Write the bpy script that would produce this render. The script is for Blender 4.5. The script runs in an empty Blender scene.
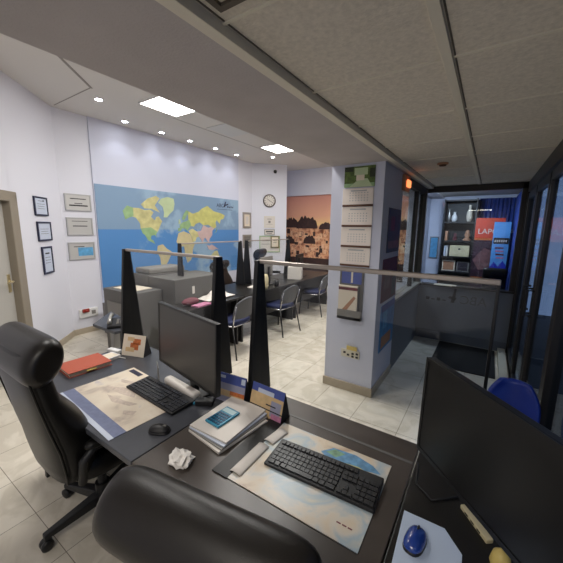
import bpy, bmesh, math, random
from mathutils import Vector, Matrix
random.seed(7)
C = bpy.context.scene.collection
PI = math.pi
R = math.radians

# ------------------------------------------------------------------ materials
def lin(c):
    c = c / 255.0
    return c / 12.92 if c <= 0.04045 else ((c + 0.055) / 1.055) ** 2.4
def rgb(r, g, b): return (lin(r), lin(g), lin(b), 1.0)

def mat(name, col, rough=0.5, metal=0.0, bump=0.0, bscale=200.0, var=0.0, vscale=6.0, coat=0.0, spec=0.5, emit=None, estr=0.0):
    m = bpy.data.materials.new(name); m.use_nodes = True
    nt = m.node_tree; b = nt.nodes['Principled BSDF']
    c = rgb(*col)
    b.inputs['Base Color'].default_value = c
    b.inputs['Roughness'].default_value = rough
    b.inputs['Metallic'].default_value = metal
    b.inputs['Specular IOR Level'].default_value = spec
    b.inputs['Coat Weight'].default_value = coat
    tc = nt.nodes.new('ShaderNodeTexCoord')
    if var > 0:
        n = nt.nodes.new('ShaderNodeTexNoise'); n.inputs['Scale'].default_value = vscale; n.inputs['Detail'].default_value = 5
        nt.links.new(tc.outputs['Object'], n.inputs['Vector'])
        r = nt.nodes.new('ShaderNodeValToRGB')
        r.color_ramp.elements[0].position = 0.3; r.color_ramp.elements[1].position = 0.7
        r.color_ramp.elements[0].color = tuple(x * (1 - var) for x in c[:3]) + (1,)
        r.color_ramp.elements[1].color = tuple(min(1, x * (1 + var)) for x in c[:3]) + (1,)
        nt.links.new(n.outputs['Fac'], r.inputs['Fac']); nt.links.new(r.outputs['Color'], b.inputs['Base Color'])
    if bump > 0:
        n2 = nt.nodes.new('ShaderNodeTexNoise'); n2.inputs['Scale'].default_value = bscale; n2.inputs['Detail'].default_value = 3
        nt.links.new(tc.outputs['Object'], n2.inputs['Vector'])
        bp = nt.nodes.new('ShaderNodeBump'); bp.inputs['Strength'].default_value = bump; bp.inputs['Distance'].default_value = 0.004
        nt.links.new(n2.outputs['Fac'], bp.inputs['Height']); nt.links.new(bp.outputs['Normal'], b.inputs['Normal'])
    if emit:
        b.inputs['Emission Color'].default_value = rgb(*emit); b.inputs['Emission Strength'].default_value = estr
    return m

def glass_mat(name, tint=(250, 252, 252), refl=1.0):
    m = bpy.data.materials.new(name); m.use_nodes = True
    nt = m.node_tree; nt.nodes.clear()
    o = nt.nodes.new('ShaderNodeOutputMaterial'); mx = nt.nodes.new('ShaderNodeMixShader')
    t = nt.nodes.new('ShaderNodeBsdfTransparent'); g = nt.nodes.new('ShaderNodeBsdfGlossy')
    g.inputs['Roughness'].default_value = 0.01; t.inputs['Color'].default_value = rgb(*tint)
    f = nt.nodes.new('ShaderNodeLayerWeight'); f.inputs['Blend'].default_value = 0.5
    pw = nt.nodes.new('ShaderNodeMath'); pw.operation = 'POWER'; pw.inputs[1].default_value = 4.0
    mu = nt.nodes.new('ShaderNodeMath'); mu.operation = 'MULTIPLY_ADD'; mu.inputs[1].default_value = 0.5 * refl; mu.inputs[2].default_value = 0.035 * refl
    nt.links.new(f.outputs['Facing'], pw.inputs[0]); nt.links.new(pw.outputs[0], mu.inputs[0]); nt.links.new(mu.outputs[0], mx.inputs[0])
    nt.links.new(t.outputs[0], mx.inputs[1]); nt.links.new(g.outputs[0], mx.inputs[2]); nt.links.new(mx.outputs[0], o.inputs[0])
    return m

def floor_mat():
    m = bpy.data.materials.new('marble floor tiles'); m.use_nodes = True
    nt = m.node_tree; b = nt.nodes['Principled BSDF']; L = nt.links
    tc = nt.nodes.new('ShaderNodeTexCoord'); mp = nt.nodes.new('ShaderNodeMapping')
    mp.inputs['Location'].default_value = (0.90, 0.28, 0)
    L.new(tc.outputs['Object'], mp.inputs['Vector'])
    br = nt.nodes.new('ShaderNodeTexBrick'); br.offset = 0; br.squash = 1
    br.inputs['Scale'].default_value = 1; br.inputs['Brick Width'].default_value = 0.405; br.inputs['Row Height'].default_value = 0.405
    br.inputs['Mortar Size'].default_value = 0.0022; br.inputs['Mortar Smooth'].default_value = 0.2
    br.inputs['Color1'].default_value = rgb(220, 213, 198); br.inputs['Color2'].default_value = rgb(212, 205, 190)
    br.inputs['Mortar'].default_value = rgb(135, 128, 116)
    L.new(mp.outputs[0], br.inputs['Vector'])
    n = nt.nodes.new('ShaderNodeTexNoise'); n.inputs['Scale'].default_value = 3.5; n.inputs['Detail'].default_value = 8; n.inputs['Distortion'].default_value = 1.8
    L.new(tc.outputs['Object'], n.inputs['Vector'])
    rp = nt.nodes.new('ShaderNodeValToRGB')
    rp.color_ramp.elements[0].position = 0.42; rp.color_ramp.elements[0].color = (0.86, 0.85, 0.83, 1)
    rp.color_ramp.elements[1].position = 0.56; rp.color_ramp.elements[1].color = (1, 1, 1, 1)
    L.new(n.outputs['Fac'], rp.inputs['Fac'])
    mx = nt.nodes.new('ShaderNodeMix'); mx.data_type = 'RGBA'; mx.blend_type = 'MULTIPLY'; mx.inputs['Factor'].default_value = 1
    L.new(br.outputs['Color'], mx.inputs['A']); L.new(rp.outputs['Color'], mx.inputs['B'])
    L.new(mx.outputs['Result'], b.inputs['Base Color'])
    b.inputs['Roughness'].default_value = 0.22
    return m

def mural_mat():
    m = bpy.data.materials.new('sunset harbour print'); m.use_nodes = True
    nt = m.node_tree; b = nt.nodes['Principled BSDF']; L = nt.links
    tc = nt.nodes.new('ShaderNodeTexCoord'); sp = nt.nodes.new('ShaderNodeSeparateXYZ')
    L.new(tc.outputs['Object'], sp.inputs[0])
    mr = nt.nodes.new('ShaderNodeMapRange'); mr.inputs['From Min'].default_value = 0.4; mr.inputs['From Max'].default_value = 2.65
    L.new(sp.outputs['Z'], mr.inputs['Value'])
    rp = nt.nodes.new('ShaderNodeValToRGB'); cr = rp.color_ramp
    cr.elements[0].position = 0; cr.elements[0].color = rgb(70, 48, 42)
    cr.elements[1].position = 1; cr.elements[1].color = rgb(214, 150, 132)
    for p, c in ((0.45, (120, 80, 62)), (0.56, (205, 150, 110)), (0.64, (242, 200, 138)), (0.74, (232, 172, 140))):
        e = cr.elements.new(p); e.color = rgb(*c)
    L.new(mr.outputs[0], rp.inputs['Fac']); L.new(rp.outputs['Color'], b.inputs['Base Color'])
    b.inputs['Roughness'].default_value = 0.6
    return m

def map_mat():
    m = bpy.data.materials.new('map ocean print'); m.use_nodes = True
    nt = m.node_tree; b = nt.nodes['Principled BSDF']; L = nt.links
    tc = nt.nodes.new('ShaderNodeTexCoord'); sp = nt.nodes.new('ShaderNodeSeparateXYZ'); L.new(tc.outputs['Object'], sp.inputs[0])
    n = nt.nodes.new('ShaderNodeTexNoise'); n.inputs['Scale'].default_value = 2.2; n.inputs['Detail'].default_value = 4
    L.new(tc.outputs['Object'], n.inputs['Vector'])
    rp = nt.nodes.new('ShaderNodeValToRGB'); rp.color_ramp.interpolation = 'CONSTANT'
    rp.color_ramp.elements[0].color = rgb(82, 136, 194); rp.color_ramp.elements[1].position = 0.5; rp.color_ramp.elements[1].color = rgb(126, 154, 182)
    mr = nt.nodes.new('ShaderNodeMapRange'); mr.inputs['From Min'].default_value = 0.66; mr.inputs['From Max'].default_value = 2.66
    L.new(sp.outputs['Z'], mr.inputs['Value']); L.new(mr.outputs[0], rp.inputs['Fac'])
    r2 = nt.nodes.new('ShaderNodeValToRGB'); r2.color_ramp.elements[0].position = 0.52; r2.color_ramp.elements[1].position = 0.6
    L.new(n.outputs['Fac'], r2.inputs['Fac'])
    md = nt.nodes.new('ShaderNodeMapRange'); md.inputs['From Min'].default_value = 3.25; md.inputs['From Max'].default_value = 3.5; md.inputs['To Max'].default_value = 0.9
    L.new(sp.outputs['Y'], md.inputs['Value'])
    mu = nt.nodes.new('ShaderNodeMath'); mu.operation = 'MULTIPLY'
    L.new(r2.outputs['Color'], mu.inputs[0]); L.new(md.outputs[0], mu.inputs[1])
    mx = nt.nodes.new('ShaderNodeMix'); mx.data_type = 'RGBA'; mx.inputs['B'].default_value = rgb(150, 178, 200)
    L.new(mu.outputs[0], mx.inputs['Factor']); L.new(rp.outputs['Color'], mx.inputs['A'])
    L.new(mx.outputs['Result'], b.inputs['Base Color']); b.inputs['Roughness'].default_value = 0.45
    return m

def blotter_mat(name, cols, scale, seed=0.0, detail=4, dist=0.6):
    m = bpy.data.materials.new(name); m.use_nodes = True
    nt = m.node_tree; b = nt.nodes['Principled BSDF']; L = nt.links
    tc = nt.nodes.new('ShaderNodeTexCoord'); mp = nt.nodes.new('ShaderNodeMapping'); mp.inputs['Location'].default_value = (seed, seed * 0.7, seed)
    n = nt.nodes.new('ShaderNodeTexNoise'); n.inputs['Scale'].default_value = scale; n.inputs['Detail'].default_value = detail; n.inputs['Distortion'].default_value = dist
    L.new(tc.outputs['Object'], mp.inputs[0]); L.new(mp.outputs[0], n.inputs['Vector'])
    rp = nt.nodes.new('ShaderNodeValToRGB'); cr = rp.color_ramp
    k = len(cols)
    for i, (p, c) in enumerate(cols):
        e = cr.elements[i] if i < 2 else cr.elements.new(p)
        e.position = p; e.color = rgb(*c)
    L.new(n.outputs['Fac'], rp.inputs['Fac']); L.new(rp.outputs['Color'], b.inputs['Base Color'])
    b.inputs['Roughness'].default_value = 0.35
    return m

M = dict(
    wall=mat('white wall paint', (218, 219, 228), 0.85, bump=0.15, bscale=120),
    wallblue=mat('cool white wall paint', (206, 209, 224), 0.85, bump=0.15, bscale=120),
    ceil=mat('white ceiling paint', (214, 210, 204), 0.9, bump=0.1),
    beam=mat('grey textured soffit', (184, 177, 175), 0.95, bump=0.5, bscale=90, var=0.08, vscale=3),
    tile=mat('mineral fibre ceiling tile', (216, 208, 194), 0.95, bump=0.4, bscale=130, var=0.1, vscale=60),
    grid=mat('cream ceiling grid', (222, 215, 198), 0.6),
    groove=mat('dark groove', (96, 88, 78), 0.9),
    floor=floor_mat(),
    base=mat('beige tile baseboard', (176, 164, 144), 0.4, var=0.08),
    doorp=mat('grey door leaf', (176, 174, 168), 0.55, bump=0.1),
    doorf=mat('taupe door frame', (140, 131, 116), 0.55),
    brass=mat('pale gold handle', (215, 200, 160), 0.3, 0.8),
    lowwall=mat('grey low wall', (112, 116, 124), 0.7, bump=0.2, bscale=150),
    alu=mat('dark bronze aluminium', (58, 54, 50), 0.4, 0.5),
    lightalu=mat('light aluminium', (170, 168, 162), 0.35, 0.7),
    black=mat('black plastic', (22, 22, 24), 0.45, bump=0.15, bscale=400),
    blackmetal=mat('black painted metal', (20, 20, 21), 0.4, bump=0.1),
    fin=mat('black lacquered board', (16, 16, 18), 0.45),
    screen=mat('dark screen surface', (20, 20, 20), 0.32, spec=0.5),
    screen2=mat('grey dark screen surface', (62, 60, 56), 0.38, spec=0.6),
    rail=mat('brushed grey rail', (168, 158, 148), 0.35, 0.6),
    acrylic=glass_mat('clear acrylic', (250, 251, 251), 0.7),
    glass=glass_mat('window glass', (215, 222, 226), 0.75),
    leather=mat('black leather', (17, 16, 15), 0.36, bump=0.12, bscale=320, spec=0.28),
    leather2=mat('worn brown black leather', (26, 23, 20), 0.36, bump=0.12, bscale=320, spec=0.35),
    deska=mat('blue grey desk laminate', (64, 66, 72), 0.32, var=0.08, vscale=10),
    deskb=mat('dark wenge desk laminate', (70, 63, 58), 0.33, var=0.12, vscale=9),
    deskc=mat('black desk laminate', (26, 24, 22), 0.35, var=0.1),
    deskleg=mat('dark grey desk panel', (42, 41, 41), 0.5),
    steel=mat('grey steel', (150, 150, 150), 0.35, 0.7),
    paper=mat('white paper', (212, 206, 198), 0.8, var=0.03),
    cream=mat('cream paper', (224, 212, 192), 0.75),
    white=mat('white plastic', (224, 224, 222), 0.4),
    ink=mat('black ink', (40, 38, 40), 0.7),
    brown=mat('brown binding strip', (92, 62, 46), 0.6),
    navy=mat('navy frame', (36, 40, 66), 0.4),
    certpaper=mat('pale blue certificate paper', (196, 204, 220), 0.4),
    silver=mat('silver plaque', (176, 176, 176), 0.4, 0.25),
    silverin=mat('plaque plate', (192, 191, 188), 0.35, 0.2),
    skyblue=mat('blue print', (92, 160, 205), 0.5, var=0.2, vscale=20),
    red=mat('orange red cover', (178, 84, 58), 0.5, bump=0.15, bscale=200),
    yellow=mat('yellow plastic', (214, 190, 110), 0.45),
    keys=mat('keycap black', (34, 34, 36), 0.4),
    keysA=mat('keycap grey black', (44, 45, 50), 0.4),
    mouse=mat('blue mouse shell', (32, 62, 140), 0.25, coat=0.5),
    pad=mat('pale blue grey pad', (186, 200, 220), 0.6),
    calc=mat('turquoise calculator', (40, 130, 160), 0.35),
    calckey=mat('dark teal keys', (20, 62, 92), 0.4),
    lcd=mat('lcd display', (186, 214, 218), 0.25),
    calblue=mat('calendar deep blue', (70, 84, 150), 0.5, var=0.15),
    calsky=mat('calendar hazy sky', (150, 150, 170), 0.5, var=0.1),
    sand=mat('calendar sand', (206, 176, 130), 0.5, var=0.12, vscale=30),
    orange=mat('calendar orange', (190, 104, 50), 0.5, var=0.3, vscale=60),
    pink=mat('pink print', (186, 120, 150), 0.5, var=0.25, vscale=50),
    green=mat('park green', (88, 110, 48), 0.6, var=0.45, vscale=30),
    darkgreen=mat('dark trees', (44, 52, 26), 0.6, var=0.4, vscale=30),
    copier=mat('warm grey casing', (92, 90, 87), 0.55, bump=0.1),
    copier2=mat('light grey casing', (124, 121, 116), 0.5),
    cabinet=mat('grey cabinet', (108, 104, 102), 0.5),
    bluechair=mat('royal blue plastic', (34, 58, 150), 0.35),
    mesh=mat('grey chair mesh', (84, 86, 90), 0.6, bump=0.4, bscale=600),
    seatblue=mat('navy seat pad', (22, 32, 70), 0.7),
    chrome=mat('chrome tube', (180, 180, 184), 0.2, 1.0),
    curtain=mat('blue curtain', (34, 58, 130), 0.8, var=0.15, vscale=5),
    bred=mat('banner red', (200, 60, 34), 0.5, var=0.15, vscale=8),
    bdark=mat('banner dark photo', (58, 34, 48), 0.5, var=0.5, vscale=9),
    bblue=mat('banner sky blue', (96, 160, 220), 0.5, var=0.12, vscale=5),
    bindigo=mat('banner indigo', (40, 50, 170), 0.5, var=0.15, vscale=8),
    wood=mat('black bookcase', (24, 23, 25), 0.5),
    beige=mat('beige box', (200, 188, 150), 0.6, var=0.1, vscale=15),
    tan=mat('tan object', (176, 128, 96), 0.6, var=0.1),
    matrubber=mat('black coir mat', (24, 22, 23), 0.95, bump=0.8, bscale=300),
    map=map_mat(), mural=mural_mat(),
    cyel=mat('map yellow land', (196, 194, 118), 0.5, var=0.14, vscale=9),
    cora=mat('map ochre land', (198, 192, 136), 0.5, var=0.2, vscale=9),
    cgre=mat('map green land', (146, 178, 128), 0.5, var=0.16, vscale=9),
    cpal=mat('map pale land', (188, 204, 160), 0.5, var=0.08),
    cpin=mat('map pink land', (198, 172, 168), 0.5, var=0.1),
    ctan=mat('map tan land', (200, 188, 146), 0.5, var=0.1),
    mtree=mat('mural dark trees', (58, 36, 30), 0.6, var=0.4, vscale=14),
    mbuild=blotter_mat('mural terraced buildings', [(0.3, (120, 72, 50)), (0.42, (196, 132, 96)), (0.54, (232, 180, 138)), (0.62, (158, 98, 72)), (0.72, (222, 172, 140))], 7, 3, 8, 0.3),
    mwin=mat('mural pale facade', (228, 184, 146), 0.6, var=0.15, vscale=20),
    blotA=blotter_mat('sepia map print', [(0.3, (176, 160, 148)), (0.48, (218, 204, 184)), (0.62, (224, 212, 192)), (0.75, (186, 178, 182))], 7, 2),
    blotB=blotter_mat('pastel world map print', [(0.28, (176, 152, 126)), (0.40, (208, 192, 168)), (0.5, (204, 196, 182)), (0.6, (164, 180, 188)), (0.72, (200, 194, 176))], 6, 5, 6, 0.8),
    bstrip=mat('blue printed strip', (112, 120, 150), 0.4, var=0.12, vscale=40),
    land=mat('green blue map land', (112, 150, 120), 0.5, var=0.35, vscale=40),
    bland=mat('blue map sea', (92, 140, 176), 0.5, var=0.3, vscale=40),
    sock=mat('ivory socket', (214, 208, 190), 0.4),
    pave=mat('dark pavement', (60, 60, 62), 0.8, var=0.1),
    far=mat('dark street facade', (28, 29, 34), 0.8, var=0.3, vscale=2),
    led=mat('led diffuser', (255, 255, 255), 0.5, emit=(255, 250, 240), estr=14),
    spot=mat('spot lens', (255, 255, 255), 0.5, emit=(240, 244, 255), estr=30),
    amber=mat('amber lamp lens', (255, 150, 90), 0.4, emit=(255, 150, 90), estr=1.1),
    ivy=mat('faded poster', (120, 84, 84), 0.5, var=0.4, vscale=12),
    darkposter=mat('dark poster', (52, 46, 54), 0.45, var=0.4, vscale=14),
    redposter=mat('deep red poster', (104, 42, 52), 0.5, var=0.35, vscale=14),
    blueposter=mat('sea blue poster', (62, 128, 184), 0.5, var=0.25, vscale=14),
    tissue=mat('white tissue', (232, 228, 222), 0.9),
    skin=mat('maroon cloth', (104, 48, 60), 0.7, var=0.3, vscale=20),
)

# ------------------------------------------------------------------ mesh builder
class MB:
    def __init__(s): s.v = []; s.f = []; s.m = []; s.T = Matrix.Identity(4)
    def add(s, vs, fs, mi=0):
        b = len(s.v)
        s.v += [tuple(s.T @ Vector(p)) for p in vs]
        for f in fs: s.f.append(tuple(b + i for i in f)); s.m.append(mi)
        return s
    def box(s, x0, y0, z0, x1, y1, z1, mi=0):
        v = [(x0, y0, z0), (x1, y0, z0), (x1, y1, z0), (x0, y1, z0), (x0, y0, z1), (x1, y0, z1), (x1, y1, z1), (x0, y1, z1)]
        return s.add(v, [(0, 3, 2, 1), (4, 5, 6, 7), (0, 1, 5, 4), (1, 2, 6, 5), (2, 3, 7, 6), (3, 0, 4, 7)], mi)
    def prism(s, pts, a0, a1, axis='z', mi=0):
        # polygon pts (2-D) extruded along an axis
        n = len(pts)
        def mk(p, a):
            return {'z': (p[0], p[1], a), 'y': (p[0], a, p[1]), 'x': (a, p[0], p[1])}[axis]
        v = [mk(p, a0) for p in pts] + [mk(p, a1) for p in pts]
        f = [tuple(range(n))[::-1], tuple(range(n, 2 * n))] + [(i, (i + 1) % n, n + (i + 1) % n, n + i) for i in range(n)]
        return s.add(v, f, mi)
    def tube(s, path, r, n=10, mi=0, cap=True):
        P = [Vector(p) for p in path]; rs = r if isinstance(r, (list, tuple)) else [r] * len(P)
        v = []; up = None
        for i, p in enumerate(P):
            d = (P[min(i + 1, len(P) - 1)] - P[max(i - 1, 0)]).normalized()
            if up is None: up = Vector((0, 0, 1)) if abs(d.z) < 0.9 else Vector((1, 0, 0))
            a = d.cross(up).normalized(); b = a.cross(d).normalized(); up = b
            for k in range(n):
                t = 2 * PI * k / n; v.append(p + (a * math.cos(t) + b * math.sin(t)) * rs[i])
        f = []
        for i in range(len(P) - 1):
            for k in range(n):
                f.append((i * n + k, i * n + (k + 1) % n, (i + 1) * n + (k + 1) % n, (i + 1) * n + k))
        if cap: f += [tuple(range(n))[::-1], tuple(range((len(P) - 1) * n, len(P) * n))]
        return s.add(v, f, mi)
    def lathe(s, prof, n=20, mi=0, c=(0, 0, 0)):
        v = []
        for r, z in prof:
            for k in range(n):
                t = 2 * PI * k / n; v.append((c[0] + r * math.cos(t), c[1] + r * math.sin(t), c[2] + z))
        f = []
        for i in range(len(prof) - 1):
            for k in range(n):
                f.append((i * n + k, i * n + (k + 1) % n, (i + 1) * n + (k + 1) % n, (i + 1) * n + k))
        f += [tuple(range(n))[::-1], tuple(range((len(prof) - 1) * n, len(prof) * n))]
        return s.add(v, f, mi)
    def loft(s, rings, mi=0):
        n = len(rings[0]); v = [p for r in rings for p in r]; f = []
        for i in range(len(rings) - 1):
            for k in range(n):
                f.append((i * n + k, i * n + (k + 1) % n, (i + 1) * n + (k + 1) % n, (i + 1) * n + k))
        f += [tuple(range(n))[::-1], tuple(range((len(rings) - 1) * n, len(rings) * n))]
        return s.add(v, f, mi)
    def ell(s, c, rx, ry, rz, nu=16, nv=10, mi=0):
        prof = []
        rings = []
        for i in range(1, nv):
            a = PI * i / nv
            rings.append([(c[0] + rx * math.sin(a) * math.cos(2 * PI * k / nu), c[1] + ry * math.sin(a) * math.sin(2 * PI * k / nu), c[2] - rz * math.cos(a)) for k in range(nu)])
        return s.loft(rings, mi)
    def grid(s, fn, nu, nv, mi=0):
        v = [fn(i / nu, j / nv) for j in range(nv + 1) for i in range(nu + 1)]
        f = [(j * (nu + 1) + i, j * (nu + 1) + i + 1, (j + 1) * (nu + 1) + i + 1, (j + 1) * (nu + 1) + i) for j in range(nv) for i in range(nu)]
        return s.add(v, f, mi)

def part(name, mb, mats, parent=None, bevel=0.0, smooth=False, seg=2, label=None, sub=0):
    me = bpy.data.meshes.new(name); me.from_pydata(mb.v, [], mb.f)
    if not isinstance(mats, (list, tuple)): mats = [mats]
    for m in mats: me.materials.append(m if not isinstance(m, str) else M[m])
    for p, mi in zip(me.polygons, mb.m): p.material_index = mi; p.use_smooth = smooth
    bm = bmesh.new(); bm.from_mesh(me); bmesh.ops.recalc_face_normals(bm, faces=bm.faces); bm.to_mesh(me); bm.free()
    o = bpy.data.objects.new(name, me); C.objects.link(o)
    if parent: o.parent = parent
    if bevel > 0:
        b = o.modifiers.new('Bevel', 'BEVEL'); b.width = bevel; b.segments = seg; b.limit_method = 'ANGLE'; b.angle_limit = R(40)
    if sub:
        b = o.modifiers.new('Subdivision', 'SUBSURF'); b.levels = sub; b.render_levels = sub
    if label: o['label'] = label
    return o
def tag(o, label, cat, group=None):
    o['label'] = label; o['category'] = cat
    if group: o['group'] = group
    return o
def thing(name, label, cat, loc=(0, 0, 0), rz=0.0, group=None):
    o = bpy.data.objects.new(name, None); C.objects.link(o); o.location = loc; o.rotation_euler = (0, 0, rz)
    o.empty_display_size = 0.05
    return tag(o, label, cat, group)
def one(name, mb, mats, label, cat, loc=(0, 0, 0), rz=0.0, group=None, **k):
    o = part(name, mb, mats, None, **k); o.location = loc; o.rotation_euler = (0, 0, rz)
    return tag(o, label, cat, group)
def struct(name, mb, mats, parent=None, **k):
    o = part(name, mb, mats, parent, **k)
    if not parent: o['kind'] = 'structure'
    return o
def kids(o): return [c for c in bpy.data.objects if c.parent == o]
def dup(root, loc, rz, label, group=None):
    def cp(o, par):
        c = o.copy(); C.objects.link(c)
        if par: c.parent = par
        for ch in kids_map.get(o.name, []): cp(ch, c)
        return c
    kids_map = {}
    for o in list(bpy.data.objects):
        if o.parent: kids_map.setdefault(o.parent.name, []).append(o)
    r = cp(root, None); r.location = loc; r.rotation_euler = (0, 0, rz); r['label'] = label
    if group: r['group'] = group
    return r
def text_mesh(txt, size, mirror=False):
    cu = bpy.data.curves.new('txt', 'FONT'); cu.body = txt; cu.size = size; cu.extrude = 0.0006; cu.align_x = 'LEFT'
    ob = bpy.data.objects.new('txt', cu); C.objects.link(ob)
    bpy.context.view_layer.update()
    dg = bpy.context.evaluated_depsgraph_get()
    me = bpy.data.meshes.new_from_object(ob.evaluated_get(dg)); bpy.data.objects.remove(ob)
    return me
def text(name, txt, size, m, parent, loc, rot):
    me = text_mesh(txt, size); me.materials.append(M[m])
    o = bpy.data.objects.new(name, me); C.objects.link(o); o.parent = parent; o.location = loc; o.rotation_euler = rot
    return o

# ------------------------------------------------------------------ the setting
ZL, ZR, ZS = 3.35, 2.36, 2.33
struct('floor', MB().box(-7, -1.6, -0.1, 0.45, 8.3, 0), 'floor')
struct('pavement', MB().box(0.45, -1.6, -0.1, 4.5, 8.3, -0.02), 'pave')
struct('wall_street', MB().box(4.5, -1.6, -0.1, 4.6, 8.3, 5), 'far')
struct('ceiling', MB().box(-7, -1.6, ZL, -1.39, 8.3, ZL + 0.1), 'ceil')
cm = MB().box(-0.86, -1.6, ZR, 0.5, 7.1, ZR + 0.1).box(-1.13, 5.3, ZR, -0.86, 7.1, ZR + 0.1)
struct('ceiling_office_front', cm, 'tile')
g = MB()
for k in range(-4, 9):
    y = 0.82 + 0.602 * k
    if y < 5.2:
        g.box(-0.778, y - 0.006, ZR - 0.006, -0.235, y + 0.006, ZR + 0.001)
        g.box(-0.185, y - 0.006, ZR - 0.006, 0.36, y + 0.006, ZR + 0.001)
struct('trim_1', g, 'grid')
g = MB()
g.box(-0.222, -1.6, ZR - 0.012, -0.186, 5.25, ZR + 0.001, 0); g.box(-0.182, -1.6, ZR - 0.003, -0.176, 5.25, ZR + 0.001, 1)
struct('trim_2', g, ['grid', 'groove'], bevel=0.004)
g = MB()
g.box(-0.826, -1.6, ZS - 0.006, -0.778, 5.25, ZR + 0.001, 0); g.box(-0.772, -1.6, ZR - 0.003, -0.766, 5.25, ZR + 0.001, 1)
struct('trim_3', g, ['grid', 'groove'], bevel=0.008)
struct('ceiling_beam', MB().box(-1.39, -1.6, ZS, -0.825, 8.1, ZL + 0.1), 'beam')
struct('wall_left', MB().box(-5.4, 2.06, 0, -5.3, 6.6, ZL), 'wall')
struct('wall_panel', MB().box(-5.32, 2.57, 0.0, -5.275, 5.99, ZL), 'wallblue')
# diagonal wall with the door (x + y = -3.2)
dx = math.sqrt(0.5)
def diag(mb):   # local frame: u along the wall from the corner, w out of the wall into the room
    mb.T = Matrix.Translation((-5.3, 2.1, 0)) @ Matrix.Rotation(R(-45), 4, 'Z')
    return mb
U1, U2 = 1.17, 2.05        # door opening along u
w = diag(MB()); w.box(-0.05, -0.12, 0, U1 - 0.02, 0, ZL); w.box(U2 + 0.02, -0.12, 0, 3.4, 0, ZL); w.box(U1 - 0.03, -0.12, 2.02, U2 + 0.03, 0, ZL)
struct('wall_door', w, 'wall')
w = diag(MB()); w.box(U1 - 0.09, -0.1, 0, U1 + 0.05, 0.03, 2.05); w.box(U2 - 0.05, -0.1, 0, U2 + 0.09, 0.03, 2.05); w.box(U1 - 0.09, -0.1, 1.97, U2 + 0.09, 0.03, 2.08)
d1 = thing('door_1', 'grey door in a taupe frame on the diagonal wall', 'door'); del d1['category']; d1['kind'] = 'structure'; del d1['label']
part('door_frame', w, 'doorf', d1, bevel=0.008)
w = diag(MB()); w.box(U1 + 0.04, -0.09, 0.005, U2 - 0.04, -0.05, 1.98)
part('door_leaf', w, 'doorp', d1)
w = diag(MB()); w.box(U1 + 0.09, -0.055, 0.97, U1 + 0.13, -0.04, 1.17); w.tube([(U1 + 0.11, -0.045, 1.09), (U1 + 0.11, 0.0, 1.09), (U1 + 0.14, 0.01, 1.09), (U1 + 0.23, 0.01, 1.085)], 0.009)
part('door_handle', w, 'brass', d1)
struct('wall_near_left', MB().box(-3.1, -1.6, 0, -3.0, -0.2, ZL), 'wall')
struct('wall_behind', MB().box(-3.1, -1.7, 0, 0.5, -1.6, ZL), 'wall')
# clock chamfer, mural wall and its bulkhead
w = MB(); w.T = Matrix.Translation((-5.3, 6.55, 0)) @ Matrix.Rotation(R(45), 4, 'Z'); w.box(-0.03, 0, 0, 0.925, 0.1, ZL)
struct('wall_clock', w, 'wall')
struct('wall_mural', MB().box(-6, 8.1, 0, -0.9, 8.2, ZL), 'wall')
struct('wall_mural_side', MB().box(-5.45, 7.2, 0, -5.35, 8.1, ZL), 'wall')
struct('trim_4', MB().box(-5.35, 7.98, 2.64, -1.39, 8.1, ZL), 'wall')
# pillar and the side partition behind it
struct('pillar', MB().box(-1.39, 2.99, 0, -0.862, 3.72, ZS), 'wallblue')
struct('baseboard_pillar', MB().box(-1.403, 2.975, 0, -0.85, 3.0, 0.095).box(-0.87, 2.985, 0, -0.85, 3.72, 0.095).box(-1.403, 2.985, 0, -1.38, 3.72, 0.095), 'base', bevel=0.003)
struct('wall_partition', MB().box(-0.96, 3.72, 0, -0.865, 5.3, 0.88), 'lowwall')
struct('trim_5', MB().box(-0.98, 3.72, 0.88, -0.845, 5.3, 0.905), 'lightalu')
w1 = bpy.data.objects.new('window_1', None); C.objects.link(w1); w1['kind'] = 'structure'
part('window_frame', MB().box(-0.95, 3.72, 2.24, -0.87, 5.3, 2.34).box(-0.95, 3.72, 0.9, -0.87, 3.76, 2.3).box(-0.94, 4.72, 0.9, -0.88, 4.76, 2.3).box(-0.95, 5.22, 0.9, -0.86, 5.32, 2.34), 'alu', w1, bevel=0.003)
part('window_pane', MB().box(-0.912, 3.76, 0.905, -0.906, 5.22, 2.24), 'glass', w1)
struct('wall_low_back', MB().box(-0.96, 5.3, 0, 0.36, 5.4, 0.86), 'lowwall')
struct('baseboard_back', MB().box(-0.86, 5.285, 0, 0.36, 5.3, 0.14), mat('grey baseboard', (92, 96, 104), 0.6))
struct('trim_6', MB().box(-0.96, 5.26, 0.86, 0.36, 5.42, 0.885), 'alu', bevel=0.003)
w2 = bpy.data.objects.new('window_2', None); C.objects.link(w2); w2['kind'] = 'structure'
part('window_frame', MB().box(-0.95, 5.3, 2.27, 0.38, 5.38, 2.358).box(-0.96, 5.3, 0.885, -0.87, 5.38, 2.34).box(0.29, 5.3, 0.885, 0.37, 5.38, 2.34), 'alu', w2, bevel=0.003)
part('window_pane', MB().box(-0.87, 5.337, 0.885, 0.29, 5.343, 2.27), 'glass', w2)
# room behind the back window
struct('wall_rear', MB().box(-1.07, 7.05, 0, 0.6, 7.12, ZR), 'wallblue')
struct('wall_rear_side', MB().box(-1.13, 5.4, 0, -1.07, 7.12, ZR).box(-1.13, 5.3, 0, -0.97, 5.4, ZR), 'wallblue')
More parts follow.
